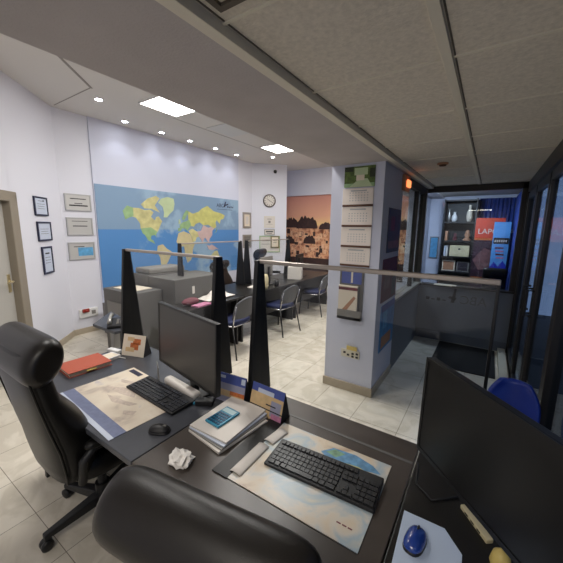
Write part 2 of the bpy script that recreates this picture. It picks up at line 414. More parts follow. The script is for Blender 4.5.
# glass facade on the right
XF = 0.38
w3 = bpy.data.objects.new('window_3', None); C.objects.link(w3); w3['kind'] = 'structure'
f = MB()
f.box(XF - 0.03, -1.6, 2.22, XF + 0.04, 7.1, 2.36)
f.box(XF - 0.03, -1.6, 0.0, XF + 0.04, 2.3, 0.1)
for y, wd in ((5.32, 0.05), (2.3, 0.035), (0.9, 0.03), (-0.5, 0.03)): f.box(XF - 0.03, y - wd, 0, XF + 0.04, y + wd, 2.25)
part('window_frame', f, 'alu', w3, bevel=0.004)
part('window_pane', MB().box(XF + 0.004, -1.6, 0.1, XF + 0.010, 2.27, 2.22).box(XF + 0.004, 5.36, 0.0, XF + 0.010, 7.1, 2.22), 'glass', w3)
def glass_door(n, y0, y1):
    d = bpy.data.objects.new(n, None); C.objects.link(d); d['kind'] = 'structure'
    f = MB().box(XF - 0.022, y0, 0.01, XF + 0.022, y0 + 0.075, 2.2).box(XF - 0.022, y1 - 0.075, 0.01, XF + 0.022, y1, 2.2)
    f.box(XF - 0.022, y0, 2.12, XF + 0.022, y1, 2.2).box(XF - 0.022, y0, 0.01, XF + 0.022, y1, 0.12)
    part('door_frame', f, 'alu', d, bevel=0.004)
    part('door_pane', MB().box(XF - 0.003, y0 + 0.075, 0.12, XF + 0.003, y1 - 0.075, 2.12), 'glass', d)
    return d
da = glass_door('door_2', 3.40, 4.30)
part('door_handle', MB().tube([(XF - 0.02, 3.45, 1.22), (XF - 0.07, 3.45, 1.22), (XF - 0.07, 3.45, 1.0), (XF - 0.02, 3.45, 1.0)], 0.011).tube([(XF - 0.02, 3.62, 1.22), (XF - 0.07, 3.62, 1.22), (XF - 0.07, 3.62, 1.0), (XF - 0.02, 3.62, 1.0)], 0.011), 'black', da)
db = glass_door('door_3', 2.36, 3.37)
part('door_handle', MB().tube([(XF - 0.02, 3.32, 1.22), (XF - 0.07, 3.32, 1.22), (XF - 0.07, 3.32, 1.0), (XF - 0.02, 3.32, 1.0)], 0.011), 'black', db)
d4 = glass_door('door_4', 4.34, 5.24)
struct('trim_7', MB().box(0.25, 3.0, 0, 0.34, 5.26, 0.06), mat('pale marble sill', (196, 190, 172), 0.35, var=0.06), bevel=0.004)
# skirting of the left room
b = MB(); b.box(-5.3, 2.1, 0, -5.285, 2.57, 0.09); b.box(-5.275, 2.57, 0, -5.26, 5.99, 0.09); b.box(-5.3, 5.99, 0, -5.285, 6.55, 0.09)
struct('baseboard_left', b, 'base')
b = diag(MB()); b.box(0, 0, 0, U1 - 0.1, 0.015, 0.09); struct('baseboard_door', b, 'base')
# thin panel joints of the left ceiling
b = MB(); b.prism([(-3.64, 1.5), (-3.62, 1.52), (-4.18, 2.13), (-4.2, 2.11)], ZL - 0.004, ZL + 0.001); b.box(-5.2, 2.1, ZL - 0.003, -4.2, 2.112, ZL + 0.001); b.box(-3.34, 2.2, ZL - 0.003, -3.325, 6.2, ZL + 0.001)
b.box(-4.22, 3.3, ZL - 0.003, -4.21, 6.2, ZL + 0.001)
struct('trim_8', b, mat('grey joint', (150, 144, 138), 0.9))

# ------------------------------------------------------------------ lights in the ceiling
def led_panel(x, y, label):
    t = thing('ceiling_light', label, 'light', (x, y, ZL - 0.02), 0, 'square ceiling panels')
    part('light_frame', MB().box(-0.31, -0.31, 0, 0.31, -0.29, 0.02).box(-0.31, 0.29, 0, 0.31, 0.31, 0.02).box(-0.31, -0.29, 0, -0.29, 0.29, 0.02).box(0.29, -0.29, 0, 0.31, 0.29, 0.02), 'white', t)
    part('diffuser', MB().box(-0.29, -0.29, 0.004, 0.29, 0.29, 0.016), 'led', t)
led_panel(-3.79, 2.97, 'nearer of the two glowing square panels in the white ceiling')
led_panel(-3.80, 5.64, 'farther of the two glowing square panels, close to the security camera')
v = MB().box(-0.3, -0.3, 0, 0.3, 0.3, 0.012)
one('ceiling_panel', v, mat('pale ceiling panel', (206, 206, 204), 0.7), 'unlit pale square panel in the ceiling between the two glowing panels', 'panel', (-3.83, 4.2, ZL - 0.012), bevel=0.003)
SP = [(-4.45, 2.33, 'round ceiling spotlight nearest the diagonal door wall, apart from the row'),
      (-5.0, 3.0, 'first ceiling spotlight of the row, above the left end of the world map'),
      (-5.0, 3.67, 'second ceiling spotlight of the row above the world map'),
      (-5.0, 4.29, 'third, middle ceiling spotlight of the row above the world map'),
      (-5.0, 4.97, 'fourth ceiling spotlight of the row above the world map'),
      (-5.0, 5.62, 'fifth ceiling spotlight, above the right end of the world map'),
      (-4.43, 6.25, 'round ceiling spotlight nearest the clock wall, apart from the row')]
def lamp(name, kind, loc, energy, col=(1, 1, 1), size=0.1, rot=(0, 0, 0), **k):
    l = bpy.data.lights.new(name, kind); l.energy = energy; l.color = col
    if kind == 'AREA': l.size = size; l.shape = 'SQUARE'
    elif kind in ('POINT', 'SPOT'): l.shadow_soft_size = size
    for a, b_ in k.items(): setattr(l, a, b_)
    o = bpy.data.objects.new(name, l); C.objects.link(o); o.location = loc; o.rotation_euler = rot
    return o
for x, y, lb in SP:
    t = thing('ceiling_spotlight', lb, 'light', (x, y, ZL - 0.012), 0, 'round ceiling spotlights')
    part('trim_ring', MB().lathe([(0.055, 0.012), (0.055, 0.004), (0.048, 0), (0.042, 0.004), (0.042, 0.012)], 24), 'white', t, smooth=True)
    part('spot_lens', MB().lathe([(0.04, 0.002), (0.04, 0.006), (0.0, 0.006)], 20), 'spot', t)
    lamp('spot_lamp', 'SPOT', (x, y, ZL - 0.03), 4.5, (0.86, 0.9, 1.0), 0.04, (0, 0, 0), spot_size=R(115), spot_blend=0.7)

# ceiling hatch, smoke detector and emergency light of the front ceiling
t = thing('ceiling_hatch', 'square hatch with dark gap in the tiled ceiling beside the beam', 'hatch', (-0.55, 0.58, ZR - 0.01))
part('hatch_frame', MB().box(-0.19, -0.19, 0, 0.19, -0.17, 0.011).box(-0.19, 0.17, 0, 0.19, 0.19, 0.011).box(-0.19, -0.17, 0, -0.17, 0.17, 0.011).box(0.17, -0.17, 0, 0.19, 0.17, 0.011), 'groove', t)
part('hatch_panel', MB().box(-0.155, -0.155, -0.004, 0.155, 0.155, 0.01), 'grid', t, bevel=0.01)
t = thing('smoke_detector', 'small brown smoke detector on the tiled ceiling near the back window', 'detector', (-0.46, 3.51, ZR - 0.03))
part('detector_base', MB().lathe([(0.05, 0.03), (0.05, 0.018), (0.03, 0.012)], 20), 'tan', t, smooth=True)
part('detector_head', MB().lathe([(0.034, 0.014), (0.03, 0.002), (0.018, 0)], 20), 'brown', t, smooth=True)
t = thing('emergency_light', 'small glowing amber emergency light high on the partition beside the pillar', 'light', (-0.86, 3.78, 2.19))
part('lamp_housing', MB().box(-0.01, -0.13, -0.05, 0.03, 0.13, 0.12), 'tan', t, bevel=0.008)
part('lamp_lens', MB().box(0.03, -0.07, -0.01, 0.055, 0.07, 0.07), 'amber', t, bevel=0.01)

# ------------------------------------------------------------------ things on the left walls
XM = -5.275
t = thing('world_map', 'huge blue wall map of the world on the white left wall', 'map', (0, 0, 0))
part('map_board', MB().box(XM, 2.58, 0.66, XM + 0.012, 5.96, 2.37), 'map', t)
def ll(lon, lat):
    y = 4.2 + lon * 0.0071
    z = 1.28 + 0.51 * 1.25 * math.log(math.tan(R(45 + 0.4 * lat)))
    return (y, z)
LAND = [
 ('cora', [(-166, 66), (-156, 71), (-140, 70), (-125, 70), (-110, 68), (-95, 69), (-85, 66), (-93, 60), (-82, 55), (-78, 60), (-70, 61), (-60, 54), (-66, 48), (-70, 43), (-76, 36), (-81, 31), (-85, 30), (-95, 29), (-105, 30), (-117, 33), (-124, 42), (-125, 50), (-135, 58), (-150, 60), (-163, 56)]),
 ('cgre', [(-168, 66), (-156, 72), (-141, 70), (-141, 60), (-152, 58), (-163, 55)]),
 ('cgre', [(-124, 42), (-95, 44), (-76, 36), (-81, 31), (-80, 25), (-84, 30), (-95, 29), (-97, 22), (-90, 20), (-85, 12), (-79, 9), (-92, 15), (-105, 20), (-113, 30), (-120, 34)]),
 ('cora', [(-120, 74), (-100, 80), (-75, 83), (-65, 81), (-80, 74), (-66, 66), (-90, 70), (-110, 70)]),
 ('cpal', [(-55, 60), (-44, 60), (-35, 65), (-22, 70), (-18, 77), (-20, 82), (-40, 83), (-60, 81), (-70, 77), (-56, 73), (-53, 66)]),
 ('ctan', [(-78, 8), (-62, 11), (-50, 1), (-35, -6), (-39, -16), (-48, -27), (-58, -37), (-65, -43), (-68, -54), (-74, -50), (-71, -30), (-72, -18), (-81, -5)]),
 ('cyel', [(28, 70), (45, 67), (68, 70), (80, 74), (104, 78), (130, 72), (160, 70), (180, 67), (172, 61), (160, 60), (156, 52), (142, 59), (137, 54), (140, 46), (130, 43), (118, 46), (105, 50), (85, 49), (70, 54), (55, 51), (48, 46), (38, 47), (30, 52), (28, 60)]),
 ('cgre', [(-10, 37), (-9, 43), (-2, 44), (-4, 48), (4, 52), (10, 54), (20, 55), (30, 58), (38, 50), (34, 46), (28, 42), (24, 37), (19, 41), (13, 45), (17, 39), (11, 43), (3, 42), (-1, 37)]),
 ('cgre', [(5, 59), (12, 56), (18, 60), (22, 64), (28, 66), (30, 70), (22, 71), (12, 66)]),
 ('cpal', [(-7, 50), (1, 51), (-2, 58), (-6, 57)]),
 ('cpin', [(75, 38), (85, 49), (105, 44), (118, 46), (130, 43), (122, 38), (121, 28), (110, 20), (105, 10), (98, 16), (92, 22), (87, 21), (80, 9), (73, 20), (66, 25), (60, 36)]),
 ('cora', [(26, 38), (42, 42), (60, 36), (66, 25), (57, 24), (52, 15), (43, 13), (35, 30)]),
 ('ctan', [(-17, 15), (-9, 33), (10, 37), (33, 31), (43, 12), (51, 12), (40, -5), (40, -16), (33, -28), (19, -34), (12, -16), (9, 4), (-8, 4)]),
 ('cora', [(114, -22), (131, -12), (142, -11), (153, -27), (146, -38), (130, -32), (116, -34)]),
 ('cpin', [(96, 5), (105, -6), (120, -9), (140, -7), (150, -9), (135, -2), (118, 5), (109, 2)]),
 ('cgre', [(130, 32), (141, 36), (142, 44), (138, 36)]),
]
lm = MB(); mats = []
for k, (m, pts) in enumerate(LAND):
    if m not in mats: mats.append(m)
    lm.prism([ll(*p) for p in pts], XM + 0.0118, XM + 0.0135 + 0.0003 * k, 'x', mats.index(m))
part('map_land_print', lm, mats, t)
e = MB()
for k in range(9):                                       # printed small script beside the emblem
    y = 5.30 + 0.055 * k
    if k in (3, 4): continue
    hz = 0.05 if k < 3 else 0.035
    if k < 3: continue
    e.box(XM + 0.012, y, 2.17, XM + 0.014, y + 0.03, 2.17 + 0.03 + 0.012 * (k % 2))
e.box(XM + 0.012, 5.24, 2.12, XM + 0.014, 5.74, 2.128)
e.prism([(5.44, 2.18), (5.50, 2.31), (5.53, 2.30), (5.49, 2.18)], XM + 0.012, XM + 0.014, 'x')
e.prism([(5.46, 2.22), (5.60, 2.27), (5.60, 2.24), (5.48, 2.20)], XM + 0.012, XM + 0.014, 'x')
part('map_emblem', e, 'navy', t)
text('map_lettering', 'ABC', 0.12, 'navy', t, (XM + 0.013, 5.22, 2.17), (PI / 2, 0, PI / 2))

def frame(name, label, cat, T, w, h, fm, pm, border, lines, ink='ink', group=None, extra=None):
    t = thing(name, label, cat, (0, 0, 0), 0, group); t.matrix_world = T
    f = MB().box(-w / 2, -0.018, -h / 2, w / 2, 0, -h / 2 + border).box(-w / 2, -0.018, h / 2 - border, w / 2, 0, h / 2).box(-w / 2, -0.018, -h / 2 + border, -w / 2 + border, 0, h / 2 - border).box(w / 2 - border, -0.018, -h / 2 + border, w / 2, 0, h / 2 - border)
    part('picture_frame', f, fm, t, bevel=0.002)
    p = MB().box(-w / 2 + border, -0.010, -h / 2 + border, w / 2 - border, -0.002, h / 2 - border)
    for (cx, cz, ww, hh) in lines: p.box(cx * w - ww * w / 2, -0.0115, cz * h - hh * h / 2, cx * w + ww * w / 2, -0.0095, cz * h + hh * h / 2, 1)
    if extra: extra(p, w, h)
    part('certificate_sheet', p, [pm, ink, 'skyblue'], t)
    return t
def onwall(p, rz): return Matrix.Translation(p) @ Matrix.Rotation(rz, 4, 'Z')
# local -y looks out of the wall; diagonal door wall looks along (1,1), the map wall along +x
def dpos(u, z): return onwall((-5.3 + u * dx + 0.003, 2.1 - u * dx + 0.003, z), R(135))
txt = [(0, 0.28, 0.4, 0.02), (0, 0.12, 0.6, 0.015), (0.0, 0.0, 0.5, 0.015), (0, -0.12, 0.55, 0.015), (0.2, 0.3, 0.08, 0.08)]
frame('framed_certificate', 'navy framed certificate on the diagonal wall, topmost of three', 'certificate', dpos(0.565, 1.955), 0.31, 0.24, 'navy', 'certpaper', 0.02, txt)
frame('framed_certificate', 'navy framed certificate on the diagonal wall, middle of three', 'certificate', dpos(0.545, 1.635), 0.33, 0.25, 'navy', 'certpaper', 0.022, txt[1:4])
frame('framed_certificate', 'tall upright navy framed certificate on the diagonal wall, lowest of three', 'certificate', dpos(0.545, 1.255), 0.25, 0.36, 'navy', 'certpaper', 0.024, [(0, 0.25, 0.4, 0.05), (0, 0.1, 0.5, 0.012), (0, 0, 0.5, 0.012), (0, -0.1, 0.5, 0.012)])
def lpos(y, z): return onwall((-5.297, y, z), R(90))
frame('wall_plaque', 'silver plaque with bold dark lettering, topmost of three beside the map', 'plaque', lpos(2.335, 2.06), 0.37, 0.25, 'silver', 'silverin', 0.02, [(0, 0.22, 0.6, 0.05), (0.0, -0.05, 0.3, 0.04), (0, -0.18, 0.7, 0.08)])
frame('wall_plaque', 'plain silver plaque with one small line, middle of three beside the map', 'plaque', lpos(2.33, 1.70), 0.37, 0.27, 'silver', 'silverin', 0.02, [(0, 0.3, 0.6, 0.03), (0, 0.03, 0.55, 0.05)])
frame('wall_plaque', 'silver plaque with a blue sea picture, lowest of three beside the map', 'plaque', lpos(2.325, 1.325), 0.38, 0.27, 'silver', 'silverin', 0.02, [(-0.1, 0.25, 0.4, 0.04)], extra=lambda p, w, h: p.box(-0.15 * w, -0.0125, -0.28 * h, 0.42 * w, -0.0098, 0.2 * h, 2))
frame('framed_notice', 'narrow grey framed notice on the wall strip right of the map', 'frame', lpos(6.32, 1.90), 0.32, 0.40, 'lightalu', 'cream', 0.05, [(0, 0, 0.35, 0.5)], ink='paper')
frame('framed_notice', 'grey framed notice under the narrow framed notice by the map', 'frame', lpos(6.32, 1.36), 0.34, 0.34, 'lightalu', 'copier2', 0.04, [(0, 0.1, 0.5, 0.04), (0, -0.1, 0.5, 0.04)])
def cpos(u, z): return onwall((-5.3 + u * dx + 0.003, 6.55 + u * dx - 0.003, z), R(45))
frame('wall_certificate', 'pale certificate under the wall clock, uppermost of four sheets', 'certificate', cpos(0.46, 1.87), 0.29, 0.30, 'sock', 'paper', 0.012, [(0, 0.25, 0.4, 0.05), (0, 0.0, 0.2, 0.2), (0, -0.2, 0.6, 0.02)], ink='copier2')
frame('wall_certificate', 'small wide certificate between the pale sheets under the clock', 'certificate', cpos(0.46, 1.60), 0.28, 0.15, 'copier2', 'paper', 0.012, [(0, 0.1, 0.7, 0.2), (0, -0.2, 0.5, 0.1)])
frame('wall_certificate', 'largest pale sheet with green border on the clock wall', 'certificate', cpos(0.47, 1.28), 0.56, 0.44, 'cgre', 'paper', 0.02, [(-0.2, 0.2, 0.4, 0.03), (-0.2, 0.0, 0.4, 0.03)], ink='copier2')
tf = cpos(0.61, 1.34); tf.translation += Vector((0.016, -0.016, 0))
frame('framed_diploma', 'small olive framed diploma overlapping the green bordered sheet', 'frame', tf, 0.24, 0.32, mat('olive frame', (112, 106, 66), 0.5), 'cream', 0.03, [(0, 0.1, 0.4, 0.03), (0, -0.05, 0.4, 0.03)])
t = thing('wall_clock_dial', 'round white wall clock with dark rim above the certificates', 'clock'); t.name = 'round_clock'
t.matrix_world = cpos(0.455, 2.42) @ Matrix.Rotation(R(90), 4, 'X')
part('clock_rim', MB().lathe([(0.165, 0), (0.17, 0.02), (0.155, 0.035), (0.14, 0.03), (0.14, 0.02)], 32), mat('brown clock rim', (86, 74, 66), 0.4), t, smooth=True)
h = MB().lathe([(0.142, 0.018), (0.142, 0.022)], 32)
for k in range(12):
    a = k * PI / 6; h.T = Matrix.Rotation(a, 4, 'Z'); h.box(-0.006, 0.1, 0.02, 0.006, 0.13, 0.024, 1)
part('clock_face', h, ['paper', 'ink'], t)
h = MB(); h.T = Matrix.Rotation(R(50), 4, 'Z'); h.box(-0.005, -0.02, 0.024, 0.005, 0.08, 0.027); h.T = Matrix.Rotation(R(-120), 4, 'Z'); h.box(-0.004, -0.02, 0.027, 0.004, 0.11, 0.03)
part('clock_hands', h, 'ink', t)
t = thing('security_camera', 'small dark dome camera high on the clock wall', 'camera'); t.matrix_world = cpos(0.6, 3.16)
part('camera_mount', MB().box(-0.03, -0.03, -0.03, 0.03, 0, 0.05), 'white', t, bevel=0.006)
part('camera_dome', MB().ell((0, -0.05, 0), 0.045, 0.045, 0.045), 'black', t, smooth=True)
# socket box on the plaque wall
t = thing('socket_box', 'white double socket box low on the left wall with a red plug', 'socket'); t.matrix_world = lpos(2.33, 0.33)
part('socket_plate', MB().box(-0.14, -0.03, -0.07, 0.14, 0, 0.07), 'white', t, bevel=0.006)
part('red_plug', MB().box(-0.1, -0.06, 0.02, 0.0, -0.03, 0.075).box(-0.07, -0.08, 0.035, -0.03, -0.05, 0.055), mat('red plastic plug', (150, 50, 40), 0.4), t, bevel=0.006)
part('socket_hole', MB().box(0.04, -0.032, -0.03, 0.1, -0.029, 0.03), 'copier2', t)

# ------------------------------------------------------------------ mural
t = thing('wall_mural', 'large sunset photograph mural of terraced harbour town on far wall', 'mural'); t.name = 'harbour_mural'
YM = 8.085
part('mural_print', MB().box(-5.33, YM, 0.4, -1.4, YM + 0.013, 2.64), 'mural', t)
mm = MB(); random.seed(3)
x = -5.3
mm.box(-5.33, YM - 0.002, 0.75, -1.4, YM, 1.72, 1)
while x < -1.45:                                           # skyline of blocks in the print
    wd = random.uniform(0.12, 0.3); mm.box(x, YM - 0.003, 1.5, x + wd, YM, 1.68 + random.uniform(0, 0.2), 1); x += wd * 0.9
for k in range(120):
    x = random.uniform(-5.2, -1.6); z = random.uniform(0.85, 1.6); ww = random.uniform(0.04, 0.12); hh = random.uniform(0.04, 0.14)
    mm.box(x, YM - 0.004 - 0.00002 * k, z, x + ww, YM, z + hh, 2 if k % 3 else 0)
def clump(x0, x1, z0, hmax, k, mi=0):
    n = 18; top = [(x0 + (x1 - x0) * i / n, z0 + hmax * (math.sin(PI * i / n) ** 0.5) * random.uniform(0.62, 1.0)) for i in range(n + 1)]
    mm.prism(top + [(x1, z0 - 0.05), (x0, z0 - 0.05)], YM - 0.007 - 0.0001 * k, YM, 'y', mi)
for k, (x0, x1, z0, h) in enumerate(((-5.3, -4.75, 1.78, 0.28), (-4.85, -4.15, 1.76, 0.36), (-4.1, -3.6, 1.74, 0.16), (-5.3, -4.9, 1.3, 0.22), (-4.6, -4.2, 1.32, 0.26), (-3.5, -3.2, 1.35, 0.2), (-2.9, -2.3, 1.72, 0.2), (-2.0, -1.6, 1.75, 0.24))): clump(x0, x1, z0, h, k)
mm.box(-5.33, YM - 0.004, 0.4, -1.4, YM, 0.86, 0)
part('mural_town_print', mm, ['mtree', 'mbuild', 'mwin'], t)

# ------------------------------------------------------------------ pillar things
YP = 2.988
t = thing('wall_calendar', 'tall four month wall calendar with park picture on the pillar', 'calendar', (0, 0, 0))
part('calendar_picture', MB().box(-1.25, YP - 0.008, 2.115, -0.95, YP, 2.305, 0).box(-1.25, YP - 0.009, 2.115, -0.95, YP - 0.004, 2.15, 1).box(-1.13, YP - 0.0095, 2.175, -1.05, YP - 0.004, 2.225, 2).box(-1.15, YP - 0.0096, 2.225, -1.02, YP - 0.004, 2.29, 4).box(-1.25, YP - 0.0092, 2.26, -1.16, YP - 0.004, 2.305, 3).box(-1.0, YP - 0.0092, 2.2, -0.95, YP - 0.004, 2.28, 3).prism([(-1.2, 2.115), (-1.1, 2.19), (-1.02, 2.19), (-0.97, 2.115)], YP - 0.0093, YP - 0.004, 'y', 4), ['green', 'cgre', 'cream', 'darkgreen', 'cpal'], t)
zs = [(2.105, 1.95), (1.93, 1.755), (1.735, 1.555), (1.535, 1.365)]
for a, b_ in zs:
    s = MB().box(-1.262, YP - 0.006, b_, -0.955, YP, a, 0)
    for r in range(4):
        for c in range(7):
            s.box(-1.19 + c * 0.029, YP - 0.0066, b_ + 0.035 + r * 0.024, -1.19 + c * 0.029 + 0.011, YP - 0.003, b_ + 0.044 + r * 0.024, 1)
    s.box(-1.18, YP - 0.0066, a - 0.03, -1.02, YP - 0.003, a - 0.018, 1)
    part('month_sheet', s, [mat('month paper', (234, 224, 214), 0.8), 'silver'], t)
    part('binding_strip', MB().box(-1.258, YP - 0.012, b_ - 0.018, -0.955, YP, b_ + 0.002), 'brown', t)
t = thing('brochure_holder', 'grey hanging brochure rack on the pillar beneath the calendar', 'holder', (0, 0, 0))
part('holder_back', MB().box(-1.25, YP - 0.01, 0.8, -1.0, YP, 1.32, 0).box(-1.23, YP - 0.0108, 1.17, -1.02, YP - 0.008, 1.31, 1).box(-1.13, YP - 0.0112, 1.18, -1.11, YP - 0.008, 1.29, 2), ['copier', 'calblue', 'cream'], t)
part('holder_pocket', MB().box(-1.25, YP - 0.05, 0.8, -1.0, YP - 0.012, 0.83).box(-1.25, YP - 0.05, 0.8, -1.0, YP - 0.044, 0.9), 'copier2', t)
one('travel_brochure', MB().box(-1.245, YP - 0.043, 0.83, -1.045, YP - 0.02, 1.15, 0).box(-1.245, YP - 0.0435, 1.105, -1.045, YP - 0.03, 1.135, 1).prism([(-1.2, 0.9), (-1.08, 1.05), (-1.06, 1.03), (-1.16, 0.88)], YP - 0.0436, YP - 0.03, 'y', 2), ['cream', 'redposter', 'tan'], 'cream brochure standing in the grey rack on the pillar', 'brochure')
t = thing('wall_socket', 'ivory socket panel with dark holes low on the pillar', 'socket', (-1.1, YP - 0.001, 0.43))
part('socket_plate', MB().box(-0.1, -0.012, -0.05, 0.1, 0.001, 0.035), 'sock', t, bevel=0.003)
for k, (x, z) in enumerate(((-0.06, 0.0), (-0.02, -0.02), (0.03, 0.0), (0.03, -0.03), (0.075, 0.005), (0.075, -0.03))):
    part('socket_hole', MB().box(x - 0.013, -0.0135, z - 0.011, x + 0.013, -0.011, z + 0.011), 'ink', t)
part('yellow_tag', MB().box(-0.04, -0.014, 0.035, 0.07, 0.001, 0.075), 'yellow', t, label='yellow tag above the sockets')
XP = -0.862
def poster(label, y0, y1, z0, z1, m, extra=None):
    s = MB().box(XP, y0, z0, XP + 0.006, y1, z1, 0)
    ms = [m]
    if extra:
        for k, (a, b_, c, d, mm_) in enumerate(extra): s.box(XP + 0.004, a, c, XP + 0.007 + 0.0004 * k, b_, d, k + 1); ms.append(mm_)
    one('poster', s, ms, label, 'poster', group='posters on the side of the pillar')
poster('dark poster, uppermost on the side of the pillar', 3.2, 3.70, 1.48, 1.93, 'darkposter', [(3.24, 3.66, 1.52, 1.6, 'ivy'), (3.3, 3.45, 1.7, 1.85, 'redposter')])
poster('deep red poster, middle one on the side of the pillar', 3.12, 3.70, 0.97, 1.42, 'redposter', [(3.2, 3.4, 1.1, 1.3, 'ivy'), (3.5, 3.65, 1.0, 1.2, 'darkposter')])
poster('sea blue poster, lowest on the side of the pillar', 3.16, 3.70, 0.42, 0.93, 'blueposter', [(3.22, 3.6, 0.45, 0.58, 'tan'), (3.25, 3.4, 0.66, 0.85, 'skyblue'), (3.16, 3.7, 0.86, 0.93, 'calblue')])

# ------------------------------------------------------------------ room behind the window
def curtain(name, label, p0, p1, z0, z1, n):
    d = Vector(p1) - Vector(p0); L = d.length; nrm = Vector((-d.y, d.x)).normalized()
    def fn(u, v):
        a = math.sin(u * n * 2 * PI) * 0.016 + 0.006 * math.sin(u * n * 3.3 * PI)
        p = Vector(p0) + d * u + nrm * a
        return (p.x, p.y, z0 + (z1 - z0) * v)
    o = one(name, MB().grid(fn, n * 10, 2), 'curtain', label, 'curtain', smooth=True)
    s = o.modifiers.new('Solidify', 'SOLIDIFY'); s.thickness = 0.006
curtain('curtain', 'blue curtain across the rear wall behind the two banners', (-0.23, 6.99), (0.30, 6.99), 0.02, 2.3, 9)
curtain('curtain', 'blue curtain hanging along the glass at right of the rear room', (0.33, 5.5), (0.33, 6.9), 0.02, 2.3, 16)
t = thing('bookcase', 'tall black bookcase with open shelves behind the back window', 'bookcase', (-0.51, 6.83, 0))
part('bookcase_side', MB().box(-0.27, -0.17, 0, -0.245, 0.17, 2.28), 'wood', t); part('bookcase_side', MB().box(0.245, -0.17, 0, 0.27, 0.17, 2.28), 'wood', t)
part('bookcase_back', MB().box(-0.245, 0.15, 0, 0.245, 0.17, 2.28), 'wood', t)
SH = [0.05, 0.52, 0.93, 1.22, 1.51, 1.86, 2.255]
for z in SH: part('shelf', MB().box(-0.245, -0.17, z - 0.012, 0.245, 0.15, z + 0.012), 'wood', t)
def vase(x, z, h, r, m, label, g=None):
    one('vase', MB().lathe([(r * 0.6, 0), (r, h * 0.25), (r * 0.9, h * 0.55), (r * 0.4, h * 0.8), (r * 0.5, h)], 16), m, label, 'vase', (x, 6.76, z), group=g, smooth=True)
vase(-0.69, SH[5] + 0.013, 0.24, 0.03, 'lightalu', 'slim pale vase on the top shelf, at its left end')
vase(-0.60, SH[5] + 0.013, 0.18, 0.05, 'white', 'stout white vase on the top shelf')
vase(-0.36, SH[5] + 0.013, 0.3, 0.05, 'cream', 'tall cream vase on the top shelf, right end')
one('figurine', MB().lathe([(0.06, 0), (0.07, 0.02), (0.03, 0.06), (0.05, 0.11), (0.03, 0.15), (0.035, 0.18), (0.0, 0.2)], 14), 'tan', 'tan figurine on the second bookcase shelf, right side', 'figurine', (-0.36, 6.76, SH[4] + 0.013), smooth=True)
one('figurine', MB().lathe([(0.03, 0), (0.04, 0.03), (0.02, 0.08), (0.025, 0.12), (0.0, 0.14)], 14), 'redposter', 'small dark red figurine on the second bookcase shelf', 'figurine', (-0.56, 6.76, SH[4] + 0.013), smooth=True)
one('book', MB().box(-0.02, -0.1, 0, 0.02, 0.1, 0.18), 'tan', 'tan book standing at the left of the second bookcase shelf', 'book', (-0.7, 6.78, SH[4] + 0.013), bevel=0.003)
one('storage_box', MB().box(-0.16, -0.1, 0, 0.16, 0.1, 0.2, 0).box(-0.02, -0.102, 0.12, 0.02, -0.09, 0.15, 1), ['beige', 'ink'], 'wide beige box on the third bookcase shelf', 'box', (-0.46, 6.78, SH[3] + 0.013), bevel=0.004)
for k in range(2):
    one('book', MB().box(-0.014, -0.1, 0, 0.014, 0.1, 0.19), 'paper' if k else 'certpaper', ('white book' if k else 'pale blue book') + ' standing left of the wide beige box', 'book', (-0.70 + 0.034 * k, 6.78, SH[3] + 0.013), bevel=0.002)
one('framed_photo', MB().box(-0.11, -0.01, 0, 0.11, 0.01, 0.2, 0).box(-0.09, -0.012, 0.02, 0.09, -0.009, 0.18, 1), ['cream', 'tan'], 'cream framed photo on the fourth bookcase shelf', 'photo', (-0.62, 6.76, SH[2] + 0.013))
one('framed_photo', MB().box(-0.1, -0.01, 0, 0.1, 0.01, 0.19, 0).box(-0.08, -0.012, 0.02, 0.08, -0.009, 0.17, 1), ['copier2', 'darkposter'], 'grey framed dark photo at right on the fourth bookcase shelf', 'photo', (-0.38, 6.76, SH[2] + 0.013))
t = thing('roll_up_banner', 'red roll up banner with white LAPO lettering behind window', 'banner', (-0.025, 6.52, 0))
b = MB().box(-0.21, 0, 0.12, 0.21, 0.006, 1.93, 0); b.box(-0.21, -0.002, 0.7, 0.21, 0.004, 1.58, 1); b.box(-0.21, -0.003, 1.55, 0.21, 0.004, 1.585, 2); b.box(-0.21, -0.003, 0.86, 0.21, 0.004, 0.9, 2)
b.prism([(-0.2, 1.2), (-0.05, 1.42), (0.1, 1.35), (0.2, 1.48), (0.2, 1.1), (-0.1, 1.02)], -0.003, 0.004, 'y', 3)
part('banner_sheet', b, ['bred', 'bdark', 'orange', 'ivy'], t)
text('banner_lettering', 'LAPONIA', 0.125, 'paper', t, (-0.17, -0.002, 1.66), (PI / 2, 0, 0))
part('banner_base', MB().box(-0.21, -0.05, 0, 0.21, 0.06, 0.12), 'lightalu', t, bevel=0.008)
t = thing('roll_up_banner', 'sky blue roll up banner standing in front of the red banner', 'banner', (0.15, 6.36, 0))
b = MB().box(-0.115, 0, 0.12, 0.115, 0.006, 1.86, 0); b.box(-0.115, -0.002, 0.8, 0.115, 0.004, 1.12, 1)
b.prism([(-0.115, 1.1), (-0.06, 1.2), (0.0, 1.12), (0.06, 1.22), (0.115, 1.14), (0.115, 1.0), (-0.115, 1.0)], -0.0025, 0.004, 'y', 1)
b.box(-0.1, -0.003, 1.5, 0.11, 0.004, 1.6, 2)
for k in range(4): b.box(-0.07 + 0.01 * k, -0.003, 1.42 - 0.055 * k, 0.05 + 0.006 * k, 0.004, 1.445 - 0.055 * k, 3 if k % 2 else 4)
for k in range(6): b.box(-0.085 + 0.03 * k, -0.004, 1.53, -0.067 + 0.03 * k, 0.004, 1.565, 5)
b.box(-0.03, -0.004, 1.02, 0.03, 0.004, 1.06, 5)
b.box(-0.06, -0.004, 0.99, 0.06, 0.004, 1.0, 5)
b.box(-0.11, -0.003, 0.62, 0.05, 0.004, 0.83, 5)
